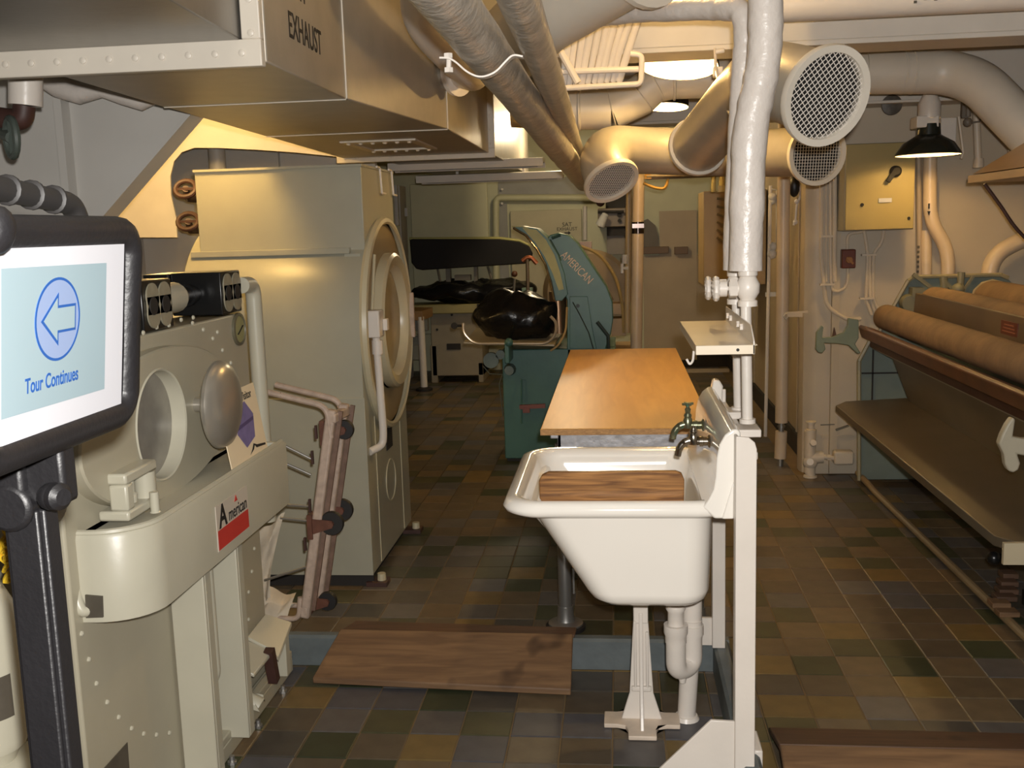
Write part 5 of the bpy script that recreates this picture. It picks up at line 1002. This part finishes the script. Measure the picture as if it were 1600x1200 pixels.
# pipes standing against the long bulkhead
t = thing('bulkhead_pipe', 'white pipe stopping short of the floor in front of the tan bulkhead', 'pipe', (0.993, 6.34, 0.1))
p0 = Vector((0.997, 6.340, 1.826)); p1 = Vector((0.998, 6.340, 0.276)); p2 = Vector((0.993, 6.340, 0.049))
MB().tube([p0 + (p0 - p1) * 0.3, p0, p1], 0.038, 18).tube([p1 + V3(0, 0, -0.055), p2], 0.036, 18).build('lagging', M('cream_riser_paint', (202, 182, 156), 0.4, vary=0.06, bump=0.1), t)
MB().tube([p1 + V3(0, 0, 0.02), tuple(V3(p2.x, p2.y, 0.0))], 0.018, 12).lathe([(0.024, 0), (0.024, 0.012)], p1 + V3(0, 0, -0.03), n=14).build('pipe', steel, t)
t = thing('gauge_line', 'thin white pipe with small valves hanging beside the white bulkhead pipe', 'pipe', (1.008, 7.000, 0.591))
MB().tube([(1.015, 7.000, 1.745), (0.995, 7.000, 0.050)], 0.012, 10).build('pipe', whitep, t)
vm = MB()
for q, r in (((1.028, 7.000, 1.669), 0.03), ((1.029, 7.000, 1.640), 0.022), ((1.035, 7.000, 1.345), 0.03), ((1.028, 7.000, 1.294), 0.034)): vm.ball(q, r, 10)
vm.tube([(1.011, 7.000, 1.724), (1.057, 7.000, 1.714), (1.060, 7.000, 1.365)], 0.008, 8).box((0.988, 7.000, 1.039), (1.067, 7.020, 1.010))
vm.build('valves', wallg, t)
t = thing('work_lamp', 'black work lamp hanging with a white chain from the pipes', 'lamp', (1.072, 6.400, 1.720))
MB().ball((1.068, 6.400, 1.716), 0.05, 16, (0.7, 0.8, 1.3)).build('head', black, t)
MB().tube(fillet([(1.098, 6.380, 1.756), (1.107, 6.380, 1.661), (1.081, 6.380, 1.613), (1.075, 6.380, 1.510), (1.064, 6.380, 1.483)], 0.03), 0.007, 8).ball((1.081, 6.380, 1.624), 0.016, 8).ball((1.075, 6.380, 1.502), 0.016, 8).build('chain', whitep, t)
t = solo('door_hook', 'white hook arm on the edge of the end bulkhead', 'hook', MB().bar((0.986, 6.120, 0.975), (1.108, 6.120, 0.980), 0.012, 0.012).bar((0.987, 6.100, 0.966), (1.075, 6.100, 0.964), 0.012, 0.025).tube([(0.986, 6.120, 0.975), (0.972, 6.120, 0.957), (0.983, 6.120, 0.937), (0.994, 6.120, 0.952)], 0.006, 8), M('hook_paint', (196, 180, 156), 0.4))

# ================================================================ RIGHT SIDE
t = thing('electrical_cabinet', 'tan electrical cabinet with a black rotary switch on the end bulkhead', 'cabinet', (1.449, 5.900, 1.654))
a = Vector((1.258, 5.900, 1.920)); b = Vector((1.633, 5.900, 1.445))
MB().box(tuple(a), (b.x, 6.125, b.z)).build('case', M('grey_cabinet_side', (150, 146, 130), 0.45), t, bevel=0.004)
dm = MB().box((a.x + 0.004, 5.885, b.z + 0.004), (b.x - 0.004, 5.9, a.z - 0.004)).build('door', goldp, t, bevel=0.003)
MB().lathe([(0.032, 0), (0.03, 0.02), (0.02, 0.028)], (1.524, 5.885, 1.762), (0, -1, 0), n=20).bar((1.522, 5.865, 1.771), (1.480, 5.865, 1.707), 0.024, 0.02, up=(0, 1, 0)).build('rotary_switch', M('matt_black', (24, 22, 22), 0.7), dm)
MB().box((1.438, 5.880, 1.619), (1.508, 5.886, 1.596)).build('label_strip', paper, dm)
MB().lathe([(0.010, 0), (0.008, 0.01)], (1.351, 5.885, 1.587), (0, -1, 0), n=10).lathe([(0.009, 0), (0.007, 0.008)], (1.603, 5.885, 1.506), (0, -1, 0), n=10).build('door_latch', darkm, dm)
t = thing('isolator_switch', 'small brown switch box below the tan electrical cabinet', 'switch', (1.320, 6.050, 1.283))
MB().box((1.284, 6.050, 1.339), tuple(Vector((1.361, 6.050, 1.231)) + V3(0, 0.075, 0))).build('box', switchb, t, bevel=0.006)
MB().bar((1.307, 6.040, 1.295), (1.344, 6.040, 1.257), 0.012, 0.012).lathe([(0.02, 0), (0.018, 0.008)], (1.324, 6.050, 1.279), (0, -1, 0), n=14).build('knob', M('ochre_knob', (150, 100, 50), 0.4), t)
def conduit(lb, runs, mat=whitep, grp='conduits on the end bulkhead'):
    q = thing('conduit', lb, 'conduit', runs[0][0][0], grp)
    for pts, r in runs: MB().tube(fillet(pts, 0.06, 6), r, 10).build('run', mat, q)
    return q
cw = M('warm_white_conduit', (206, 192, 172), 0.4, vary=0.04)
conduit('conduit looping from the brown switch box up beside the cabinet', [([(1.321, 6.090, 1.337), (1.319, 6.090, 1.428), (1.394, 6.090, 1.434), (1.415, 6.090, 1.451)], 0.009), ([(1.326, 6.090, 1.230), (1.325, 6.090, 1.116), (1.239, 6.090, 1.088), (1.229, 6.090, 1.229), (1.212, 6.090, 2.025)], 0.009)], cw)
conduit('long conduit at the rounded bulkhead corner, bending under the ironer', [([(1.169, 6.100, 1.921), (1.176, 6.100, 1.304), (1.210, 6.100, 1.006), (1.335, 6.100, 0.928), (1.407, 6.100, 0.934)], 0.012), ([(1.194, 6.100, 1.920), (1.207, 6.100, 1.155)], 0.007), ([(1.236, 6.080, 1.970), (1.250, 6.080, 1.155)], 0.014)], cw)
conduit('bank of three conduits dropping from the cabinet to the ironer', [([(1.411, 6.090, 1.451), (1.436, 6.090, 1.316), (1.431, 6.090, 1.039), (1.466, 6.090, 0.956)], 0.010), ([(1.449, 6.100, 1.304), (1.455, 6.100, 1.056), (1.490, 6.100, 0.963)], 0.010), ([(1.522, 6.090, 1.441), (1.513, 6.090, 1.368), (1.468, 6.090, 1.315), (1.473, 6.100, 1.056), (1.511, 6.100, 0.970)], 0.010)], cw)
cm = thing('conduit_clamp', 'clamp plates holding the conduits below the cabinet', 'clamp', (1.453, 6.090, 1.187))
for q in ((1.399, 6.070, 1.310), (1.394, 6.070, 1.060), (1.169, 6.070, 1.146), (1.168, 6.070, 1.422)): MB().box(q, tuple(Vector(q) + V3(0.08, 0.03, -0.012))).build('plate', cw, cm)
struct('trim_8', MB().box((1.243, 6.100, 1.972), tuple(Vector((1.297, 6.100, 0.008)) + V3(-0.012, 0.03, 0))).box((1.2, 6.125, 0.22), (1.4, 6.135, 0.235)), wallp, label='weld seams on the end bulkhead')
pp_ = M('cream_steam_pipe', (216, 194, 164), 0.35, vary=0.05, bump=0.08)
t = thing('steam_pipe', 'fat cream pipe with an arrow mark bending down behind the ironer', 'pipe', (1.834, 6.000, 1.217))
MB().tube(fillet([(1.736, 6.020, 2.102), (1.755, 6.020, 1.488), (1.861, 6.020, 1.324), (1.865, 6.020, 1.107)], 0.10, 8), 0.038, 18).build('pipe', pp_, t)
MB().prism([(1.727, 5.975, 1.542), (1.736, 5.975, 1.517), (1.744, 5.975, 1.541)], (0, 0.004, 0)).box((1.731, 5.975, 1.584), (1.739, 5.980, 1.555)).build('arrow_mark', ink, t)
t = thing('steam_pipe', 'thinner grey stencilled pipe running straight down behind the fat cream pipe', 'pipe', (1.757, 6.090, 1.179))
MB().tube([(1.696, 6.090, 2.042), (1.729, 6.090, 1.143)], 0.017, 12).build('grey_pipe', M('stencilled_pipe', (176, 158, 134), 0.45, vary=0.05), t)
MB().tube([(1.756, 6.090, 1.434), (1.766, 6.090, 1.105)], 0.032, 14).build('pipe', pp_, t)
mk = MB()
for k in range(7): mk.box(tuple(Vector((1.705, 6.070, 1.349)) + V3(0, 0, -0.028 * k)), tuple(Vector((1.718, 6.070, 1.334)) + V3(0, 0.003, -0.028 * k)))
mk.build('stencil_marks', plateb, t)
t = solo('curved_pipe', 'cream pipe curving down from the right edge behind the ironer', 'pipe', MB().tube(fillet([(2.461, 6.000, 1.414), (2.259, 6.000, 1.377), (2.092, 6.000, 1.282), (2.075, 6.000, 1.103)], 0.2, 8), 0.046, 18), pp_)
t = thing('drop_pipe', 'white drop pipe and bracket right of the dark green hanging lamp', 'pipe', (1.959, 5.900, 1.911))
MB().tube([(1.935, 5.900, 2.182), (1.967, 5.900, 1.767)], 0.020, 14).lathe([(0.03, 0), (0.026, 0.05)], (1.967, 5.900, 1.767), n=14).build('pipe', cw, t)
MB().tube([(1.899, 5.900, 2.167), (1.904, 5.900, 2.042)], 0.014, 10).box((1.877, 5.920, 2.136), (1.910, 5.950, 2.037)).ball((1.895, 5.880, 2.010), 0.025, 10).tube([(1.986, 5.880, 2.060), (1.955, 5.880, 2.011), (1.902, 5.880, 2.006)], 0.006, 6).build('valve_bits', M('grey_brown_bits', (122, 112, 100), 0.45, vary=0.2), t)
MB().tube([(1.838, 5.850, 2.039), (1.868, 5.850, 1.850), (1.859, 5.850, 1.816)], 0.008, 8).tube(fillet([(2.041, 5.600, 1.916), (2.035, 5.600, 1.836), (2.010, 5.600, 1.834)], .02), 0.006, 8).build('hanging_wire', cw, t)
t = thing('lamp_mount', 'white pipe stub and channel the dark green lamp hangs from', 'bracket', (1.607, 5.600, 2.013))
MB().box((1.524, 5.500, 2.019), tuple(Vector((1.633, 5.500, 1.961)) + V3(0, 0.12, 0))).tube([(1.619, 5.550, 2.151), (1.624, 5.550, 2.008)], 0.014, 10).box((1.703, 5.700, 2.023), (1.782, 5.760, 1.890)).build('mount', whitep, t, bevel=0.004)
tq = solo('deck_porthole', 'small dark round fitting on the second deck beam', 'fitting', MB().lathe([(0.055, 0), (0.055, 0.012), (0.045, 0.016)], (1.513, 5.958, 2.125), (0, -1, 0), n=24), M('grey_brown_fitting', (86, 80, 72), 0.5, vary=0.3, scale=30))
t = thing('crossing_pipe', 'large white stencilled pipe crossing along the first deck beam at the top right', 'pipe', (1.023, 4.000, 2.262))
MB().tube([(0.600, 4.000, 2.299), (1.555, 4.000, 2.299)], 0.062, 20).build('pipe', whitep, t)
mm = MB()
rr = random.Random(9)
for k in range(8): mm.box(tuple(Vector((1.068, 3.937, 2.278)) + V3(0.035 * k, 0, 0.003 * k)), tuple(Vector((1.079, 3.937, 2.269)) + V3(0.035 * k, 0.002, 0.003 * k + 0.006 * (k % 2))))
mm.build('stencil_marks', plateb, t)

# ---- flatwork ironer
t = thing('flatwork_ironer', 'large flatwork ironer with cloth padded rollers and a folding shelf', 'ironer', (1.8, 4.5, 0))
YF, YN = 5.86, 2.75
ep = [(1.36, 0.03), (1.345, 0.72), (1.40, 0.83), (1.44, 0.86), (1.60, 1.165), (1.63, 1.184), (2.09, 1.184), (2.13, 1.165), (2.55, 0.70), (2.55, 0.03)]
MB().prism([(x, 5.86, z) for x, z in ep], (0, 0.04, 0)).build('end_frame', ironerp, t, bevel=0.004)
MB().prism([(x, 2.70, z) for x, z in ep], (0, -0.04, 0)).build('end_frame', ironerp, t, bevel=0.004)
edge = MB()
for (p, q) in zip(ep[:7], ep[1:8]): edge.bar((p[0], 5.85, p[1]), (q[0], 5.85, q[1]), 0.045, 0.012, up=(0, 1, 0)) if False else edge.tube([(p[0], 5.85, p[1]), (q[0], 5.85, q[1])], 0.012, 6)
edge.build('frame_edge', M('pale_frame_edge', (150, 140, 110), 0.45), t)
def roll(x, z, r, y0, y1, mat, name='roller'):
    n_ = 60; pts = [(x, y0 + (y1 - y0) * i / n_, z) for i in range(n_ + 1)]
    o = MB().tube(pts, [r * random.uniform(0.985, 1.015) for _ in pts], 28).build(name, mat, t, ang=60)
    MB().tube([(x, y0 - 0.02, z), (x, y1 + 0.06, z)], 0.02, 10).build('axle', steel, o)
roll(1.475, 0.968, 0.070, YN, 5.80, cloth)
roll(1.70, 1.055, 0.082, YN, 5.70, cloth)
roll(2.02, 1.055, 0.105, YN, 5.76, cloth)
rp_ = MB()
for k in range(3): rp_.tube([(2.02 + 0.1 * math.cos(a), 5.775, 1.055 + 0.1 * math.sin(a)) for a in [i * 0.5236 for i in range(12)]], 0.012, 6, closed=True)
rp_.build('cloth_cuff', M('pale_cloth_cuff', (214, 196, 160), 0.8), t)
# guard beam behind the first roller
MB().prism([(1.60, YN, 0.985), (1.64, YN, 0.975), (1.64, YN, 1.10), (1.61, YN, 1.105)], (0, 5.74 - YN, 0)).build('guard_beam', brownm, t, bevel=0.004)
MB().tube([(1.572, YN, 0.965), (1.572, 5.74, 0.965)], 0.016, 12).build('guard_rod', brownm, t)
wp = MB().box((1.602, 4.28, 1.018), (1.606, 4.46, 1.075)).build('warning_plate', M('dark_red_plate', (96, 46, 34), 0.45, vary=0.2, scale=60), t)
lm = MB()
for k in range(3): lm.box((1.6005, 4.30 + 0.01 * k, 1.03 + 0.014 * k), (1.602, 4.44 - 0.01 * k, 1.034 + 0.014 * k))
lm.build('plate_lines', M('plate_line_paint', (148, 96, 70), 0.5), wp)
# feed board
MB().prism([(1.335, YN, 0.93), (1.325, YN, 0.918), (1.345, YN, 0.858), (1.42, YN, 0.848), (1.44, YN, 0.872), (1.40, YN, 0.91)], (0, 5.80 - YN, 0)).build('feed_board', redbrown, t, bevel=0.005)
MB().box((1.40, YN, 0.80), (1.47, 5.84, 0.85)).build('feed_support', M('dark_brown_support', (72, 44, 32), 0.5, vary=0.2), t)
# apron and shelf
MB().prism([(1.44, YN, 0.798), (1.43, YN, 0.792), (1.53, YN, 0.535), (1.54, YN, 0.54)], (0, 5.50 - YN, 0)).build('apron', apron, t)
MB().tube([(1.425, YN, 0.795), (1.425, 5.84, 0.795)], 0.012, 8).build('apron_rail', M('grey_rail', (142, 136, 118), 0.4), t)
sh_ = [(1.155, 3.16), (1.135, 5.46), (1.20, 5.60), (1.54, 5.60), (1.54, 3.16)]
MB().prism([(1.19, 3.10, 0.500), (1.145, 3.17, 0.500), (1.145, 5.48, 0.500), (1.22, 5.60, 0.500), (1.54, 5.60, 0.515), (1.54, 3.10, 0.515)], (0, 0, 0.034)).build('folding_shelf', apron, t, bevel=0.003)
MB().prism([(1.145, 3.10, 0.468), (1.54, 3.10, 0.468), (1.54, 3.10, 0.545), (1.145, 3.10, 0.535)], (0, -0.015, 0)).build('shelf_end', M('pale_shelf_end', (170, 158, 132), 0.4), t)
# casting levers
lev = [(1.083, 5.720, 0.805), (1.085, 5.720, 0.898), (1.112, 5.720, 0.936), (1.122, 5.720, 0.929), (1.116, 5.720, 0.869), (1.168, 5.720, 0.871), (1.229, 5.720, 0.895), (1.252, 5.720, 0.937), (1.255, 5.720, 0.975), (1.309, 5.720, 0.964), (1.311, 5.720, 0.865), (1.292, 5.720, 0.830), (1.324, 5.720, 0.780), (1.307, 5.720, 0.777), (1.258, 5.720, 0.824), (1.203, 5.720, 0.835), (1.127, 5.720, 0.840), (1.135, 5.720, 0.805), (1.118, 5.720, 0.784), (1.097, 5.720, 0.787)]
lev2 = [(1.196, 3.300, 0.793), (1.204, 3.300, 0.822), (1.218, 3.300, 0.855), (1.233, 3.300, 0.878), (1.243, 3.300, 0.873), (1.237, 3.300, 0.816), (1.270, 3.300, 0.809), (1.386, 3.300, 0.812), (1.389, 3.300, 0.755), (1.273, 3.300, 0.755), (1.253, 3.300, 0.760), (1.264, 3.300, 0.730), (1.259, 3.300, 0.708), (1.244, 3.300, 0.699), (1.228, 3.300, 0.706), (1.218, 3.300, 0.727), (1.213, 3.300, 0.760)]
MB().prism(lev, (0, 0.03, 0)).build('far_lever', M('green_grey_lever', (120, 130, 112), 0.45), t, bevel=0.004)
MB().prism([(1.175, 5.740, 0.869), (1.185, 5.740, 0.922), (1.199, 5.740, 0.869)], (0, 0.02, 0)).build('lever_pin', redbrown, t)
MB().prism(lev2, (0, 0.035, 0)).build('near_lever', M('pale_lever', (168, 160, 140), 0.45), t, bevel=0.006)
bk = MB().bar((1.62, 5.83, 1.20), (1.85, 5.83, 1.02), 0.02, 0.02).tube([(1.784, 5.840, 1.183), (1.793, 5.840, 1.113)], 0.022, 10).tube([(1.878, 5.840, 1.205), (1.874, 5.840, 1.118)], 0.02, 10).ball((1.851, 5.800, 1.114), 0.035, 12).bar((1.936, 5.830, 1.180), (1.888, 5.830, 1.101), 0.014, 0.014).bar((1.792, 5.830, 1.156), (1.837, 5.830, 1.102), 0.018, 0.018).lathe([(0.05, 0), (0.045, 0.06)], (1.600, 5.850, 1.042), (0, -1, 0), n=16).box((1.605, 5.780, 1.128), (1.670, 5.860, 1.079))
bk.build('linkage', M('grey_linkage', (126, 122, 100), 0.45, vary=0.15), t)
fr = MB().bar((1.42, 5.845, 0.3), (1.42, 5.845, 0.84), 0.008, 0.008).bar((1.36, 5.845, 0.65), (1.7, 5.845, 0.65), 0.008, 0.008)
fr.build('end_stiffener', darkm, t)
solo('floor_pipe', 'thin brown pipe lying along the floor in front of the ironer', 'pipe', MB().tube([(1.375, 5.95, 0.05), (1.39, 5.6, 0.025), (1.425, 3.6, 0.025), (1.45, 2.6, 0.025)], 0.017, 10), M('tan_floor_pipe', (138, 116, 84), 0.5))
t = thing('foot_treadle', 'black treadle bar with stacked wooden slats under the ironer shelf', 'treadle', (1.55, 3.7, 0))
MB().tube([(1.356, 3.750, 0.268), (1.408, 3.750, 0.266), (1.553, 3.750, 0.259)], 0.02, 12).ball((1.358, 3.750, 0.268), 0.026, 12).build('bar', blackg, t)
for k, (xa, xb, y_) in enumerate(((1568, 1592, 897), (1565, 1592, 910), (1562, 1592, 922), (1558, 1590, 933), (1551, 1580, 943), (1562, 1594, 957))):
    Yk = 4.0 - 0.07 * k
    pass
MB().box((1.487, 4.000, 0.120), tuple(Vector((1.546, 4.000, 0.099)) + V3(0, 0.06, 0))).build('slat', pined, t, bevel=0.002)
MB().box((1.463, 3.950, 0.104), tuple(Vector((1.528, 3.950, 0.084)) + V3(0, 0.06, 0))).build('slat', pined, t, bevel=0.002)
MB().box((1.439, 3.900, 0.091), tuple(Vector((1.510, 3.900, 0.071)) + V3(0, 0.06, 0))).build('slat', pined, t, bevel=0.002)
MB().box((1.412, 3.850, 0.081), tuple(Vector((1.487, 3.850, 0.062)) + V3(0, 0.06, 0))).build('slat', pined, t, bevel=0.002)
MB().box((1.379, 3.800, 0.075), tuple(Vector((1.446, 3.800, 0.055)) + V3(0, 0.06, 0))).build('slat', pine, t, bevel=0.002)
MB().box((1.387, 3.750, 0.059), tuple(Vector((1.460, 3.750, 0.040)) + V3(0, 0.06, 0))).build('slat', pine, t, bevel=0.002)
MB().box((1.56, 3.68, 0.0), (1.60, 4.0, 0.06)).build('support', blackg, t)
# hood over the ironer
t = thing('exhaust_hood', 'brown sheet metal exhaust hood over the ironer at the right edge', 'hood', (1.617, 4.600, 1.647))
h0 = Vector((1.492, 4.600, 1.649)); xl, zl = h0.x, h0.z
MB().prism([(xl, 4.6, zl), (xl, 4.6, zl + 0.03), (3.1, 4.6, zl + 0.05), (3.1, 4.6, zl)], (0, -1.8, 0)).build('skirt', hoodp, t)
MB().add([(xl + 0.01, 4.58, zl + 0.035), (3.1, 4.58, zl + 0.05), (3.1, 2.82, zl + 0.05), (xl + 0.01, 2.82, zl + 0.035), (xl + 0.55, 4.2, zl + 0.42), (2.8, 4.2, zl + 0.42), (2.8, 3.2, zl + 0.42), (xl + 0.55, 3.2, zl + 0.42)], [(0, 1, 5, 4), (1, 2, 6, 5), (2, 3, 7, 6), (3, 0, 4, 7), (4, 5, 6, 7), (3, 2, 1, 0)]).build('canopy', hoodp, t)
solo('hanging_cord', 'thin dark cord hanging from the brown hood to the ironer', 'cord', MB().tube(fillet([(1.696, 5.000, 1.655), (1.732, 5.000, 1.607), (1.780, 5.000, 1.541), (1.838, 5.000, 1.452), (2.002, 5.000, 1.285)], 0.2, 4), 0.008, 8), rust)
# valve manifold at the foot of the end bulkhead
t = thing('valve_manifold', 'painted over pipe manifold low on the end bulkhead corner', 'valve', (1.123, 6.050, 0.041))
q0 = Vector((1.119, 6.050, 0.331)); q1 = Vector((1.123, 6.050, 0.021))
MB().lathe([(0.034, 0), (0.034, 0.012), (0.02, 0.014), (0.02, 0.05), (0.03, 0.052), (0.03, 0.06)], (1.123, 6.050, 0.277), n=16).tube([(1.120, 6.050, 0.281), (1.120, 6.050, 0.029)], 0.034, 16).lathe([(0.04, 0), (0.04, 0.01), (0.03, 0.012), (0.03, 0.035)], (q1.x, q1.y, 0.0), n=16).tube([(1.122, 6.050, 0.119), (1.196, 6.050, 0.122)], 0.036, 14).ball((1.122, 6.050, 0.091), 0.045, 14).tube([(1.132, 6.050, 0.200), (1.126, 5.980, 0.223)], 0.018, 12).tube([(1.113, 6.000, 0.103), (1.109, 5.980, 0.108)], 0.02, 10).build('body', cw, t, ang=50)
MB().tube([(1.196, 6.050, 0.122), (1.263, 6.050, 0.114)], 0.014, 10).lathe([(0.02, 0), (0.02, 0.02)], (1.218, 6.050, 0.118), (1, 0, 0), n=6).build('union', cw, t)
MB().box((1.256, 6.020, 0.159), (1.370, 6.100, 0.078)).build('cap_block', cw, t, bevel=0.012)
MB().bar((1.188, 6.100, 0.305), (1.269, 6.100, 0.308), 0.006, 0.006).bar((1.273, 6.080, 0.278), (1.346, 6.080, 0.304), 0.02, 0.01).build('hook_rod', M('grey_rod', (110, 104, 94), 0.5), t)
# small repeated fastenings stay joined
for o in bpy.data.objects:
    if o.parent is not None and o.name.split('.')[0] in ('rivets', 'hatch_studs', 'seam_bead', 'bolts', 'stencil_marks', 'wire_mesh', 'basket_clips', 'seam_ring', 'knots', 'canvas_folds', 'plate_lines', 'clips', 'panel_seams', 'hanging_ties', 'lift_frame', 'band', 'plates', 'valves', 'mount', 'kind_fix'):
        o['kind'] = 'stuff'
